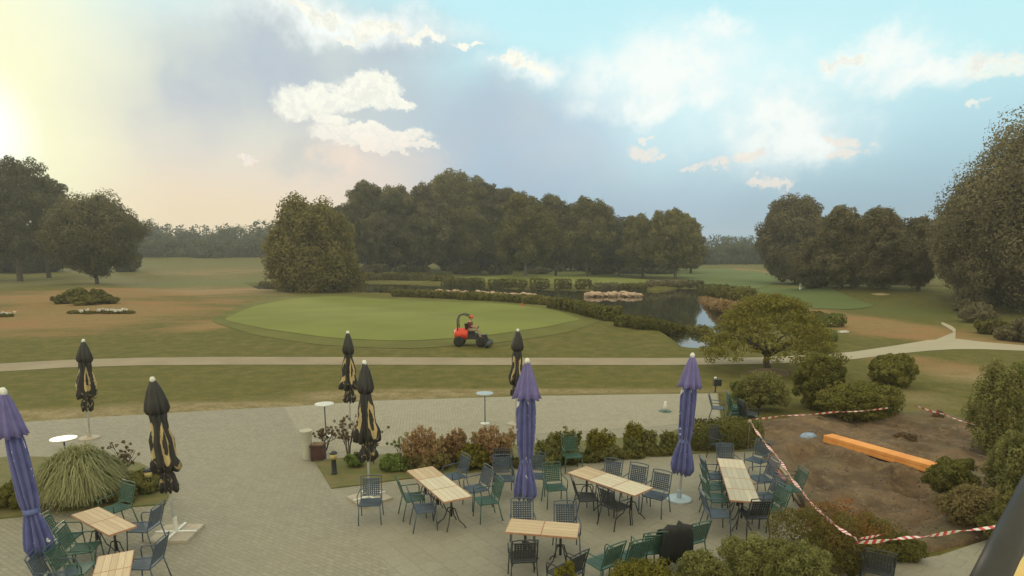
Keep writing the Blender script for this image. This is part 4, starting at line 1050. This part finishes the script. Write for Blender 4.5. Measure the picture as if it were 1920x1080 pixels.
mb = MB(); mb.box((0, 0, .23), (.34, .34, .46)); mb.box((0, 0, .45), (.38, .38, .05)); mb.build('tub_body', M['box_red'], root)
MB().box((0, 0, .482), (.32, .32, .01)).build('soil_fill', M['soil'], root)
root = empty('marker_post', flat(1247, 771, .03), 'small white post on a dark round foot on the paving', 'post')
MB().lathe([(.24, 0), (.22, .02), (.0, .025)], 20).build('foot', M['iron_green'], root)
MB().lathe([(.07, .02), (.07, .2), (.05, .28), (.05, .38), (.0, .39)], 14).build('post', M['steel_white'], root, True)

# ---------------------------------------------------------------- tables
def make_table(m):
    root = empty('cafe_table', (0, 0, 0), '', 'table')
    mb = MB(); mb.box((0, 0, .732), (.695, .695, .026)); mb.build('table_top', M[m], root)
    mb = MB()
    for s in (-1, 1): mb.box((0, s * .352, .728), (.71, .012, .036)); mb.box((s * .352, 0, .728), (.012, .690, .036))
    mb.build('edge_band', M['wood_edge'], root)
    MB().tube([(0, 0, .22), (0, 0, .715)], .027, 10).build('column', M['iron_black'], root, True)
    for i in range(4):
        a = math.pi / 4 + i * math.pi / 2; c, s = math.cos(a), math.sin(a)
        MB().tube([(c * .02, s * .02, .42), (c * .09, s * .09, .40), (c * .13, s * .13, .28), (c * .19, s * .19, .14), (c * .30, s * .30, .06), (c * .34, s * .34, .0)], [.014, .014, .013, .013, .013, .013], 7).build('leg', M['iron_black'], root, True)
    return root
tproto = {}
def table_at(p, rz, m, label, sx=1.0, sy=1.0, group='wooden café tables'):
    if m not in tproto: tproto[m] = make_table(m); r = tproto[m]
    else: r = copy_tree(tproto[m])
    r.location = (p.x, p.y, .02); r.rotation_euler = (0, 0, rz); r.scale = (sx, sy, 1)
    r['label'] = label; r['group'] = group
def table_row(A, B, A2, B2, ms, labels, fr=None):
    """A-B one long edge, A2-B2 the other, pixels at table height; units run from A to B"""
    a, b, a2, b2 = [flat(*q, .765) for q in (A, B, A2, B2)]
    s = (a + a2) / 2; e = (b + b2) / 2; n = len(ms); L_ = (e - s).length; u = (e - s).normalized()
    wv = ((a2 - a).length + (b2 - b).length) / 2
    nrm = Vector((-u.y, u.x, 0)); wv = (abs((a2 - a).dot(nrm)) + abs((b2 - b).dot(nrm))) / 2
    unit = L_ / n; rz = math.atan2(u.y, u.x)
    for i in range(n): table_at(s + u * unit * (i + .5), rz, ms[i], labels[i], unit / .72, wv / .71)
table_row((762, 882), (832, 941), (811, 874), (886, 931), ['wood_warm', 'wood_pale', 'wood_pale'], ['reddish wooden table at the back end of the left row of three', 'pale wooden table in the middle of the left row of three', 'pale wooden table at the front end of the left row of three'])
table_row((1063, 886), (1191, 930), (1099, 874), (1224, 914), ['wood_warm', 'wood_pale', 'wood_pale'], ['brownish wooden table at the left end of the middle slanting row', 'pale wooden table in the centre of the middle slanting row', 'pale wooden table at the right end nearest the right purple parasol'])
table_row((943, 997), (1081, 1008), (961, 972), (1089, 982), ['wood_warm', 'wood_warm'], ['left wooden table of the pair in front of the middle purple parasol', 'right wooden table of the pair in front of the middle purple parasol'])
table_row((1345, 861), (1370, 940), (1392, 860), (1425, 940), ['wood_pale', 'wood_grey', 'wood_grey', 'wood_grey'], ['small pale table at the far end of the right hand row', 'greyish wooden table second from the far end of the right row', 'greyish wooden table second from the near end of the right row', 'greyish wooden table at the near end of the right hand row'])
table_row((137, 966), (208, 1007), (181, 949), (253, 983), ['wood_warm', 'wood_warm'], ['left half of the slanting wooden pair by the ornamental grass', 'right half of the slanting wooden pair by the ornamental grass'])
table_row((187, 1037), (165, 1105), (249, 1037), (240, 1105), ['wood_warm', 'wood_warm'], ['wooden table at the bottom left with its far edge in view', 'wooden table cut off by the bottom edge at left'])

# ---------------------------------------------------------------- chairs
def make_chair(m, cover=False):
    root = empty('garden_chair', (0, 0, 0), '', 'chair'); A = M[m]
    mb = MB(); w = .225
    for s in (-1, 1):
        mb.bar((s * w, -.21, .44), (s * w, .20, .43), .022, .022); mb.bar((-w, s * .205 - .005, .437), (w, s * .205 - .005, .437), .022, .022)
    for i in range(9):
        x = -w + (i + .5) * 2 * w / 9; mb.bar((x, -.20, .441), (x, .19, .431), .034, .006)
        y = -.20 + (i + .5) * .39 / 9; mb.box((0, y, .446 - i * .001), (2 * w, .030, .006))
    mb.build('seat', A, root)
    mb = MB(); t = lambda x, h: (x, .205 + h * .30, .45 + h)
    for s in (-1, 1): mb.tube([t(s * w, -.02), t(s * w, .48)], .013, 6)
    mb.tube([t(-w, .47), t(-.1, .485), t(.1, .485), t(w, .47)], .012, 6); mb.tube([t(-w, .06), t(w, .06)], .01, 6)
    for i in range(8):
        x = -w * .84 + (i + .5) * 2 * w * .84 / 8; mb.bar(t(x, .06), t(x, .41), .026, .006)
        h = .07 + (i + .5) * .34 / 8; a = Vector(t(0, h)); mb.bar((-w * .86, a.y - .004, a.z), (w * .86, a.y - .004, a.z), .006, .024)
    mb.tube([t(-w, .415), t(w, .415)], .009, 6)
    mb.build('backrest', A, root)
    for s in (-1, 1):
        MB().tube([(s * (w + .015), -.19, .44), (s * (w + .02), -.20, .58), (s * (w + .03), -.17, .64), (s * (w + .03), .05, .65), (s * (w + .005), .265, .66)], .012, 6).build('armrest', A, root, True)
        MB().tube([(s * w, -.20, .44), (s * (w + .02), -.23, .0)], .013, 6).build('leg', A, root, True)
        MB().tube([(s * w, .20, .44), (s * (w + .02), .30, .0)], .013, 6).build('leg', A, root, True)
    return root
cproto = {}
GCH = {'iron_blue': 'blue metal garden chairs', 'iron_green': 'green metal garden chairs', 'iron_dark': 'dark metal garden chairs'}
def chair(px, py, rot, m, label, z=.02, tilt=0):
    m = {'b': 'iron_blue', 'g': 'iron_green', 'd': 'iron_dark'}[m]
    if m not in cproto: cproto[m] = make_chair(m); r = cproto[m]
    else: r = copy_tree(cproto[m])
    p = flat(px, py); r.location = (p.x, p.y, z); r.rotation_euler = (tilt, 0, R(rot)); r['label'] = label; r['group'] = GCH[m]; return r
for q in [
    (696, 978, 6, 'b', 'single blue chair in front of the black parasol on slabs'),
    (776, 968, 112, 'g', 'green chair at the left side of the left row, further back'),
    (797, 990, 108, 'b', 'blue chair at the left side of the left row, nearest the viewer'),
    (853, 925, -55, 'b', 'blue chair behind the far right side of the left table row'),
    (893, 950, -58, 'b', 'blue chair at the right side of the left table row'),
    (912, 974, -68, 'g', 'green chair nearest right of the left table row'),
    (944, 930, 8, 'b', 'blue chair left of the middle parasol, facing the viewer'),
    (1004, 925, -6, 'b', 'blue chair just right of the middle parasol skirt'),
    (1040, 948, 12, 'g', 'green chair between the middle parasol and the slanting row'),
    (1099, 968, 95, 'd', 'dark chair at the left end of the middle slanting row'),
    (1153, 985, 128, 'd', 'dark chair on the near side of the middle slanting row'),
    (1140, 938, -30, 'b', 'first blue chair behind the slanting row, from the left'),
    (1186, 948, -33, 'b', 'second blue chair behind the slanting row, from the left'),
    (1228, 964, -36, 'b', 'blue chair behind the right end of the slanting row'),
    (980, 1030, 2, 'b', 'blue chair behind the left table of the parasol pair'),
    (1062, 1036, 2, 'b', 'blue chair behind the right table of the parasol pair'),
    (980, 1088, 186, 'd', 'dark chair with its back to the viewer at the parasol pair'),
    (1058, 1118, 222, 'd', 'dark chair at the bottom edge right of the parasol pair'),
    (1128, 1098, 215, 'g', 'green chair at the left end of the bottom row'),
    (1176, 1088, 205, 'g', 'second green chair of the bottom row'),
    (1212, 1072, 190, 'g', 'green chair just left of the black covered chair'),
    (1288, 1052, 205, 'g', 'green chair at the right end of the bottom row'),
    (1338, 925, 92, 'b', 'furthest blue chair on the left side of the right table row'),
    (1340, 946, 88, 'g', 'green chair on the left side of the right table row, behind another'),
    (1342, 970, 92, 'g', 'green chair second nearest on the left side of the right row'),
    (1342, 1000, 90, 'b', 'blue chair nearest the viewer on the left side of the right row'),
    (1364, 905, 2, 'b', 'blue chair at the far end of the right table row'),
    (1416, 893, -50, 'b', 'blue chair behind the far right corner of the right table row'),
    (1424, 930, -82, 'b', 'blue chair on the right side of the right row, further back'),
    (1432, 966, -80, 'b', 'blue chair on the right side of the right row, middle'),
    (1440, 990, -76, 'g', 'green chair on the right side of the right row, nearest'),
    (1410, 1003, 182, 'd', 'dark chair at the near end of the right table row'),
    (1474, 950, -88, 'g', 'green chair standing apart next to the striped tape'),
    (945, 898, 178, 'd', 'dark chair pushed into the rusty shrubs by the parasol'),
    (1072, 884, 10, 'g', 'green chair pushed into the hedge line above the slanting row'),
    (1350, 862, 30, 'd', 'dark blue chair pushed against the clipped hedge'),
    (1345, 788, 70, 'b', 'blue chair on the upper walk beside the dark green stack'),
    (128, 1050, 98, 'g', 'green chair behind the left side of the slanting pair at left'),
    (163, 1070, 104, 'g', 'green chair on the near left side of the slanting pair'),
    (150, 1112, 100, 'g', 'green chair left of the bottom left table'),
    (118, 1128, 108, 'b', 'blue chair cut off at the bottom near the left purple parasol'),
    (275, 1028, -92, 'b', 'blue chair right of the slanting pair, beside the leaning parasol'),
    (278, 1100, -88, 'b', 'blue chair right of the bottom left table'),
    (222, 990, -25, 'g', 'green chair between ornamental grass and the slanting pair')]:
    chair(*q)
ch = chair(1244, 1064, 198, 'd', 'dark chair draped with a black cover in the bottom row')
# black cover over that chair
def cover():
    g = np.random.default_rng(4); vs = []; n = 9; m_ = 12
    prof = [(-.02, .08), (.0, .2), (.03, .33), (.09, .46), (.15, .50), (.12, .40), (.02, .2), (-.1, .06), (-.25, .03)]
    path = [(.40, .30), (.39, .5), (.385, .7), (.40, .9), (.385, .975), (.33, .985), (.27, .9), (.20, .68), (.14, .50), (-.05, .475), (-.16, .47), (-.2, .36)]
    for i, (y, z) in enumerate(path):
        for j in range(n):
            x = (j / (n - 1) - .5) * .60 * (1 + .05 * math.sin(i))
            drop = .10 * abs(j / (n - 1) - .5) ** 3 * 8
            vs.append((x, y + .03 * math.sin(j * 2.2 + i) + .0, z - drop * (.5 if 3 < i < 8 else .8) + .025 * g.normal()))
    fs = [(i * n + j, i * n + j + 1, (i + 1) * n + j + 1, (i + 1) * n + j) for i in range(len(path) - 1) for j in range(n - 1)]
    o = MB().add(vs, fs).build('chair_cover', M['cover_black'], smooth=True)
    md = o.modifiers.new('thickness', 'SOLIDIFY'); md.thickness = .02
    o.location = ch.location; o.rotation_euler = ch.rotation_euler; o.scale = (1.08, 1.0, 1.0)
    tag(o, 'black fabric cover thrown over a chair in the bottom row', 'cover')
cover()
# stacked chairs on the upper walk
for k in range(3):
    chair(1380, 800, 80 + k * 2, 'g', ['lowest dark green chair of the stack beside the light shrub', 'middle chair of the green stack beside the light shrub', 'topmost chair of the green stack beside the light shrub'][k], .02 + k * .13)
for k in range(2):
    chair(1402, 806, 100, 'd', ['lower dark chair of the small stack right of the green stack', 'upper dark chair of the small stack right of the green stack'][k], .02 + k * .12)
root = empty('garden_light', G(1341, 735), 'small dark box lamp with a white knob at the far corner of the paving', 'lamp')
MB().tube([(0, 0, 0), (0, 0, .35)], .03, 8).build('post', M['iron_dark'], root)
MB().box((.06, 0, .42), (.32, .2, .28)).build('box', M['iron_dark'], root)
MB().lathe([(0, .56), (.06, .57), (.06, .66), (0, .68)], 12, c=(-.03, 0, 0)).build('knob', M['steel_white'], root, True)

# ---------------------------------------------------------------- building site
def beams():
    a = flat(1566, 822, .22); b = flat(1738, 878, .22)
    u = (b - a).normalized(); root = empty('timber_beam', (a + b) / 2, '', 'beam'); L_ = 0
    C.objects.unlink(root); bpy.data.objects.remove(root)
    e0, e1 = flat(1552, 816, .30), flat(1752, 872, .30)
    u = e1 - e0; L_ = u.length; rz = math.atan2(u.y, u.x); c = (e0 + e1) / 2; nv = Vector((-math.sin(rz), math.cos(rz), 0))
    src = None
    for i in range(3):
        for k in range(2):
            if src is None:
                o = MB().box((0, 0, 0), (L_, .115, .115)).build('timber_beam', M['timber']); src = o
                bv = o.modifiers.new('bevel', 'BEVEL'); bv.width = .014
            else: o = src.copy(); C.objects.link(o)
            p = c + nv * (i - 1) * .134; o.location = (p.x + u.normalized().x * (i * .03 - .03), p.y, .155 + k * .12); o.rotation_euler.z = rz
            tag(o, ('upper ' if k else 'lower ') + ['front', 'middle', 'rear'][i] + ' orange beam in the stack lying on the dug soil', 'beam', 'stacked orange timber beams')
    o = MB()
    o = MB().tube([c + u * .44 + nv * -.22 + Vector((0, 0, z_)) - Vector((0, 0, c.z)) for z_ in (.08, .3)], .01).build('strap', M['rubber']) if False else None
    # bearers
    for f, lb in ((-.4, 'wooden bearer under the upper end of the orange beams'), (.38, 'wooden bearer under the lower end of the orange beams')):
        p = c + u * f; o = MB().box((0, 0, 0), (.09, .75, .07)).build('bearer', M['board_pale']); o.location = (p.x, p.y, .06); o.rotation_euler.z = rz; tag(o, lb, 'bearer')
    p = c + u * .485
    pts = [Vector((p.x + .05, p.y + .2, .3)), Vector((p.x + .12, p.y + .1, .36)), Vector((p.x + .14, p.y - .15, .2)), Vector((p.x + .05, p.y - .35, .06))]
    tag(MB().tube(pts, .01, 6).build('rope', M['board_pale'], smooth=True), 'loose pale cord hanging from the lower end of the beams', 'cord')
    q0, q1 = flat(1690, 868, .06), flat(1775, 892, .06)
    tag(MB().bar(q0 + Vector((0, 0, .02)), q1, .06, .05).build('plank', M['board_pale']), 'narrow grey plank on the soil at the lower end of the beams', 'plank')
beams()
def strip_tape(name, label, pts, w=.05, seg=.11, group='red and white barrier tapes'):
    P3 = [Vector(p) for p in pts]; path = []
    for a, b in zip(P3, P3[1:]):
        n = max(1, int((b - a).length / seg))
        for i in range(n):
            t = i / n; path.append(a.lerp(b, t) - Vector((0, 0, .06 * (b - a).length * .25 * math.sin(math.pi * t))))
    path.append(P3[-1]); mb = MB(); vs = []
    for i, p in enumerate(path):
        d = (path[min(i + 1, len(path) - 1)] - path[max(i - 1, 0)]).normalized(); s = d.cross(Vector((0, 0, 1))).normalized(); up = s.cross(d)
        a = .6 + .8 * math.sin(i * .35); q = (s * math.cos(a) + up * math.sin(a)) * w / 2; th = (up * math.cos(a) - s * math.sin(a)) * .003
        vs += [p - q - th, p + q - th, p + q + th, p - q + th]
    for i in range(len(path) - 1):
        o = i * 4; mb.add(vs[o:o + 8], [(0, 1, 5, 4), (1, 2, 6, 5), (2, 3, 7, 6), (3, 0, 4, 7)], i % 2)
    o = mb.build(name, [M['tape_red'], M['tape_white']]); return tag(o, label, 'tape', group)
T = lambda px, py, z: flat(px, py, z)
strip_tape('barrier_tape', 'red and white tape running diagonally down beside the terrace', [T(1407, 791, .95), T(1462, 862, .92), T(1500, 917, .95), T(1545, 967, 1.0), T(1607, 1012, 1.2)], .075, .075)
strip_tape('barrier_tape', 'broad red and white tape running right from the chair to the dark pole', [T(1605, 1017, 1.18), T(1700, 1008, 1.0), T(1790, 997, .9), T(1900, 981, .95)], .075, .10)
strip_tape('barrier_tape', 'short second strand of tape above the chair back', [T(1608, 1010, 1.2), T(1652, 1003, 1.12)], .05, .07)
strip_tape('barrier_tape', 'thin tape running from the post to the broad flat shrub', [T(1410, 786, .95), T(1470, 779, .95), T(1560, 773, .95), T(1665, 765, .95)], .05, .12)
strip_tape('barrier_tape', 'thin tape slanting from the broad shrub to the conifer', [T(1714, 760, .95), T(1770, 777, .9), T(1828, 797, .9)], .05, .12)
def post(px, py, z, label, m='board_pale', knob=True):
    t = flat(px, py, z); root = empty('tape_post', (t.x, t.y, 0), label, 'post')
    MB().tube([(0, 0, 0), (0, 0, z)], .022, 8).build('stake', M['bark_pale' if knob else m], root)
    if knob: MB().lathe([(0, z - .06), (.05, z - .04), (.06, z + .0), (.04, z + .05), (0, z + .06)], 12).build('knob', M['board_pale'], root, True)
post(1406, 790, .95, 'wooden stake with pale knob holding the corner of the tape')
post(1545, 966, 1.0, 'short stake holding the tape where it bends', knob=False)
post(1582, 706, 1.2, 'thin pale stake beside the large round shrub', knob=False)
chair(1640, 1112, 150, 'd', 'dark chair under the tape in front of the domed shrub')
for i, (a, b, lb, m) in enumerate([((1442, 852), (1476, 893), 'upper pale edging board along the dug bed', 'board_pale'), ((1488, 925), (1523, 968), 'lower pale edging board along the dug bed', 'board_pale'), ((1434, 838), (1442, 848), 'reddish edging stone beside the dug bed', 'brick_red'), ((1440, 858), (1470, 900), 'row of reddish edging bricks by the terrace', 'brick_red'), ((1500, 955), (1518, 985), 'reddish edging bricks near the domed shrub', 'brick_red')]):
    o = MB().bar(flat(*a, .07), flat(*b, .07), .09 if m == 'board_pale' else .10, .06).build('edging_board' if m == 'board_pale' else 'edging_bricks', M[m]); tag(o, lb, 'edging')
# wheelbarrow-like blue tub
def barrow():
    b = flat(1515, 822, .06); root = empty('wheelbarrow', b, 'upturned blue grey wheelbarrow lying on the soil near the beams', 'wheelbarrow', rz=.5); root.scale = (.75, .55, .6)
    mb = MB(); mb.lathe([(.36, .06), (.33, .16), (.24, .26), (.10, .30), (.0, .305)], 20, fn=lambda r, z, t, i: (r * (1 + .25 * abs(math.cos(t))), z)); mb.build('tray', M['tarp_blue'], root, True)
    MB().tube([(-.5, -.2, .05), (.0, -.16, .22), (.5, -.1, .32)], .018, 6).build('handle', M['iron_dark'], root); MB().tube([(-.5, .2, .05), (.0, .16, .22), (.5, .1, .32)], .018, 6).build('handle', M['iron_dark'], root)
barrow()
bush(1535, 798, 783, 26, 'tuft of dry straw coloured grass below the tape', 'dry_leaf', 'grass_tuft', seed=600, nl=5, cat='grass')
bush(1700, 835, 815, 50, 'greyish dry weeds on the soil above the beams', 'dry_leaf', 'weeds', seed=601, nl=6, cat='weeds')
bush(1762, 790, 772, 26, 'small dry weed at the edge of the dug bed', 'dry_leaf', 'weeds', seed=602, nl=5, cat='weeds')

# ---------------------------------------------------------------- corner pole close to the camera
a = P(1945, 900, 3.0); b = P(1835, 1130, 2.6)
root = empty('corner_pole', b, 'dark slanting pole close to the viewer in the bottom right corner', 'pole')
MB().tube([(0, 0, 0), (a - b) * .5, a - b, (a - b) * 1.6], [.075, .07, .06, .055], 20).build('shaft', M['iron_black'], root, True)
a = P(1936, 1035, 3.4); b = P(1897, 1090, 3.3); c_ = P(1960, 1085, 3.3)
MB().add([a, b, c_, a + Vector((0, .03, 0)), b + Vector((0, .03, 0)), c_ + Vector((0, .03, 0))], [(0, 1, 2), (5, 4, 3), (0, 3, 4, 1), (1, 4, 5, 2), (2, 5, 3, 0)])
o = MB().add([a, b, c_, a + Vector((0, .03, 0)), b + Vector((0, .03, 0)), c_ + Vector((0, .03, 0))], [(0, 1, 2), (5, 4, 3), (0, 3, 4, 1), (1, 4, 5, 2), (2, 5, 3, 0)]).build('wooden_board', M['paint_yellow'])
tag(o, 'corner of a yellowish board right of the dark pole', 'board')

# ---------------------------------------------------------------- mower and driver
def mower():
    b = G(882, 648); root = empty('ride_on_mower', b, 'red and black ride-on mower driving along the edge of the green', 'mower', rz=R(-4))
    k = 1.22; root.scale = (k, k, k)
    mb = MB(); mb.lathe([(.0, -.34), (.24, -.33), (.30, -.2), (.31, .12), (.27, .28), (.0, .30)], 20)
    o = mb.build('hood', M['mower_red'], root, True); o.rotation_euler = (0, math.pi / 2, 0); o.location = (-.42, 0, .62); o.scale = (1.05, 1.3, 1.15)
    mb = MB(); mb.box((.25, 0, .42), (1.15, .5, .12)); mb.box((.15, 0, .56), (.5, .55, .2)); mb.box((.75, 0, .5), (.25, .4, .2)); mb.box((-.45, 0, .36), (.4, .5, .12)); mb.build('chassis', M['iron_black'], root)
    mb = MB(); mb.box((.02, 0, .74), (.42, .46, .1)); mb.build('seat', M['rubber'], root)
    MB().box((-.2, 0, .96), (.09, .44, .42), M4=Matrix.Rotation(-.15, 4, 'Y')).build('seat_back', M['rubber'], root)
    mb = MB(); mb.tube([(-.30, -.30, .5), (-.36, -.30, 1.45), (-.30, -.28, 1.58), (-.28, .28, 1.58), (-.36, .30, 1.45), (-.30, .30, .5)], .028, 8)
    pts = [(-.62, -.28, .75), (-.64, -.28, 1.40), (-.55, -.28, 1.60), (-.30, -.28, 1.66), (-.05, -.28, 1.58), (.05, -.28, 1.46)]
    mb = MB(); mb.tube(pts, .03, 8); mb.tube([(x, .28, z) for x, y, z in pts], .03, 8); mb.tube([(-.30, -.28, 1.66), (-.30, .28, 1.66)], .03, 8); mb.tube([(-.62, -.28, 1.1), (-.62, .28, 1.1)], .025, 8)
    mb.build('roll_bar', M['iron_dark'], root, True)
    for x, y, r, w in ((-.55, -.42, .27, .2), (-.55, .42, .27, .2), (.62, -.48, .27, .22), (.62, .48, .27, .22)):
        wh = MB().lathe([(r * .55, -w / 2), (r * .95, -w / 2), (r, -w / 4), (r, w / 4), (r * .95, w / 2), (r * .55, w / 2)], 22).build('wheel', M['rubber'], root, True)
        wh.rotation_euler = (math.pi / 2, 0, 0); wh.location = (x, y, r)
        MB().lathe([(.0, -w * .42), (r * .54, -w * .40), (r * .54, w * .40), (.0, w * .42)], 16).build('hub', M['steel_white' if x > 0 else 'mower_red'], wh, True)
    mb = MB(); mb.tube([(.45, 0, .5), (.40, 0, .92)], .025, 8); mb.build('steering_column', M['iron_black'], root)
    w = MB(); w.tube([(.40 + .05 * math.cos(t) * 1.2, .18 * math.sin(t), .93 + .17 * math.cos(t) * .7) for t in [i * math.pi / 8 for i in range(17)]], .014, 6); w.build('steering_wheel', M['iron_black'], root, True)
    for x, y, r in ((.98, -.42, .13), (.98, .42, .13), (.98, 0, .13)):
        o = MB().lathe([(.0, -.26), (r, -.25), (r, .25), (.0, .26)], 18).build('cutting_reel', M['iron_dark'], root, True); o.rotation_euler = (math.pi / 2, 0, 0); o.location = (x, y * 1.3, r)
    for y in (-.42, 0, .42): MB().bar((.65, y * .8, .42), (.98, y * 1.3, .25), .05, .04).build('lift_arm', M['iron_dark'], root)
    return b, k
mpos, mk = mower()
def skin_fig(name, verts, edges, radii, m, parent, rootv=0):
    me = bpy.data.meshes.new(name); me.from_pydata([tuple(v) for v in verts], edges, []); o = link(name, me, parent)
    md = o.modifiers.new('Skin', 'SKIN'); sv = me.skin_vertices[0].data
    for i, r in enumerate(radii): sv[i].radius = (r, r) if not isinstance(r, tuple) else r
    sv[rootv].use_root = True; md.use_smooth_shade = True
    o.modifiers.new('Sub', 'SUBSURF').levels = 1; o.modifiers['Sub'].render_levels = 2
    me.materials.append(m); return o
def driver():
    root = empty('person', mpos, 'person in orange cap and maroon top driving the red mower', 'person', rz=R(-4)); k = mk; root.scale = (k * .92, k * .92, k * .92)
    # pelvis on the seat at z .86
    V_ = [(.0, 0, .92), (-.02, 0, 1.08), (-.01, 0, 1.24), (.01, 0, 1.37), (.03, 0, 1.45), (.05, 0, 1.55), (.06, 0, 1.64),
          (.0, -.17, 1.36), (.10, -.22, 1.14), (.34, -.15, 1.07), (.42, -.13, 1.08), (.0, .17, 1.36), (.10, .22, 1.14), (.34, .15, 1.07), (.42, .13, 1.08),
          (.04, -.09, .90), (.46, -.13, .94), (.55, -.13, .56), (.68, -.14, .52), (.04, .09, .90), (.46, .13, .94), (.55, .13, .56), (.68, .14, .52)]
    E = [(0, 1), (1, 2), (2, 3), (3, 4), (4, 5), (5, 6), (3, 7), (7, 8), (8, 9), (9, 10), (3, 11), (11, 12), (12, 13), (13, 14), (0, 15), (15, 16), (16, 17), (17, 18), (0, 19), (19, 20), (20, 21), (21, 22)]
    Rr = [.14, .13, .15, .13, .06, .10, .085, .065, .048, .035, .035, .065, .048, .035, .035, .09, .065, .05, .04, .09, .065, .05, .04]
    skin_fig('body', V_, E, Rr, M['skin'], root)
    idx = [0, 1, 2, 3, 7, 8, 11, 12]
    skin_fig('shirt', [V_[i] for i in idx], [(0, 1), (1, 2), (2, 3), (3, 4), (4, 5), (3, 6), (6, 7)], [.165, .155, .175, .15, .085, .06, .085, .06], M['shirt'], root)
    idx = [0, 15, 16, 17, 19, 20, 21]
    skin_fig('trousers', [V_[i] for i in idx], [(0, 1), (1, 2), (2, 3), (0, 4), (4, 5), (5, 6)], [.155, .115, .088, .07, .115, .088, .07], M['trousers'], root)
    o = MB().lathe([(.125, 1.60), (.128, 1.66), (.10, 1.73), (.0, 1.76)], 16, c=(.055, 0, 0)); o.box((.18, 0, 1.61), (.13, .14, .02)); o.build('cap', M['cap'], root, True)
    for s in (-1, 1):
        o = MB().box((.74, s * .14, .50), (.24, .09, .09)).build('boot', M['rubber'], root)
driver()

# ---------------------------------------------------------------- course markers
def flag(px, bp, h, label, m, cloth=True, r=.05):
    root = empty('course_marker', G(px, bp), label, 'marker')
    MB().lathe([(r, 0), (r * .8, h), (.0, h + .02)], 10).build('post', M[m], root)
    if cloth: MB().box((.12, 0, h - .1), (.22, .02, .18)).build('flag', M[m], root)
flag(1501, 543, 1.0, 'white marker post on the right hand fairway', 'steel_white', False, .25)
flag(962, 513, 1.0, 'white marker on the far green below the grove', 'steel_white', False, .18)
flag(979, 574, .32, 'small red marker at the back edge of the putting green', 'flag_red', False, .13)
flag(157, 639, .12, 'small white tee marker on the brown lawn', 'steel_white', False, .09)
flag(158, 639, .12, 'x', 'steel_white', False, .09) if False else None
o = MB().bar(G(1573, 625) + Vector((0, 0, .1)), G(1588, 624) + Vector((0, 0, .1)), .35, .12).build('white_board', M['steel_white']); tag(o, 'small white board lying beside the pale hedge on the right', 'board')
draped('sand_bunker', gpoly([(1630, 552), (1650, 550), (1672, 553), (1650, 555)]), M['straw'], .05, 4)

# ---------------------------------------------------------------- haze
mh = bpy.data.materials.new('haze_air'); mh.use_nodes = True; mh.node_tree.nodes.clear(); nb = NB(mh.node_tree)
pv = nb.n('ShaderNodeVolumePrincipled'); pv.inputs['Color'].default_value = (.86, .92, 1, 1); pv.inputs['Density'].default_value = .0005; pv.inputs['Anisotropy'].default_value = .2
nb.nt.links.new(pv.outputs[0], nb.n('ShaderNodeOutputMaterial').inputs['Volume'])
o = MB().box((0, 220, 17), (1700, 1500, 50)).build('haze', mh); tag(o, 'thin morning haze over the whole course', 'haze', kind='stuff')
bpy.context.scene.cycles.volume_bounces = 1
bpy.context.scene.cycles.max_bounces = 6
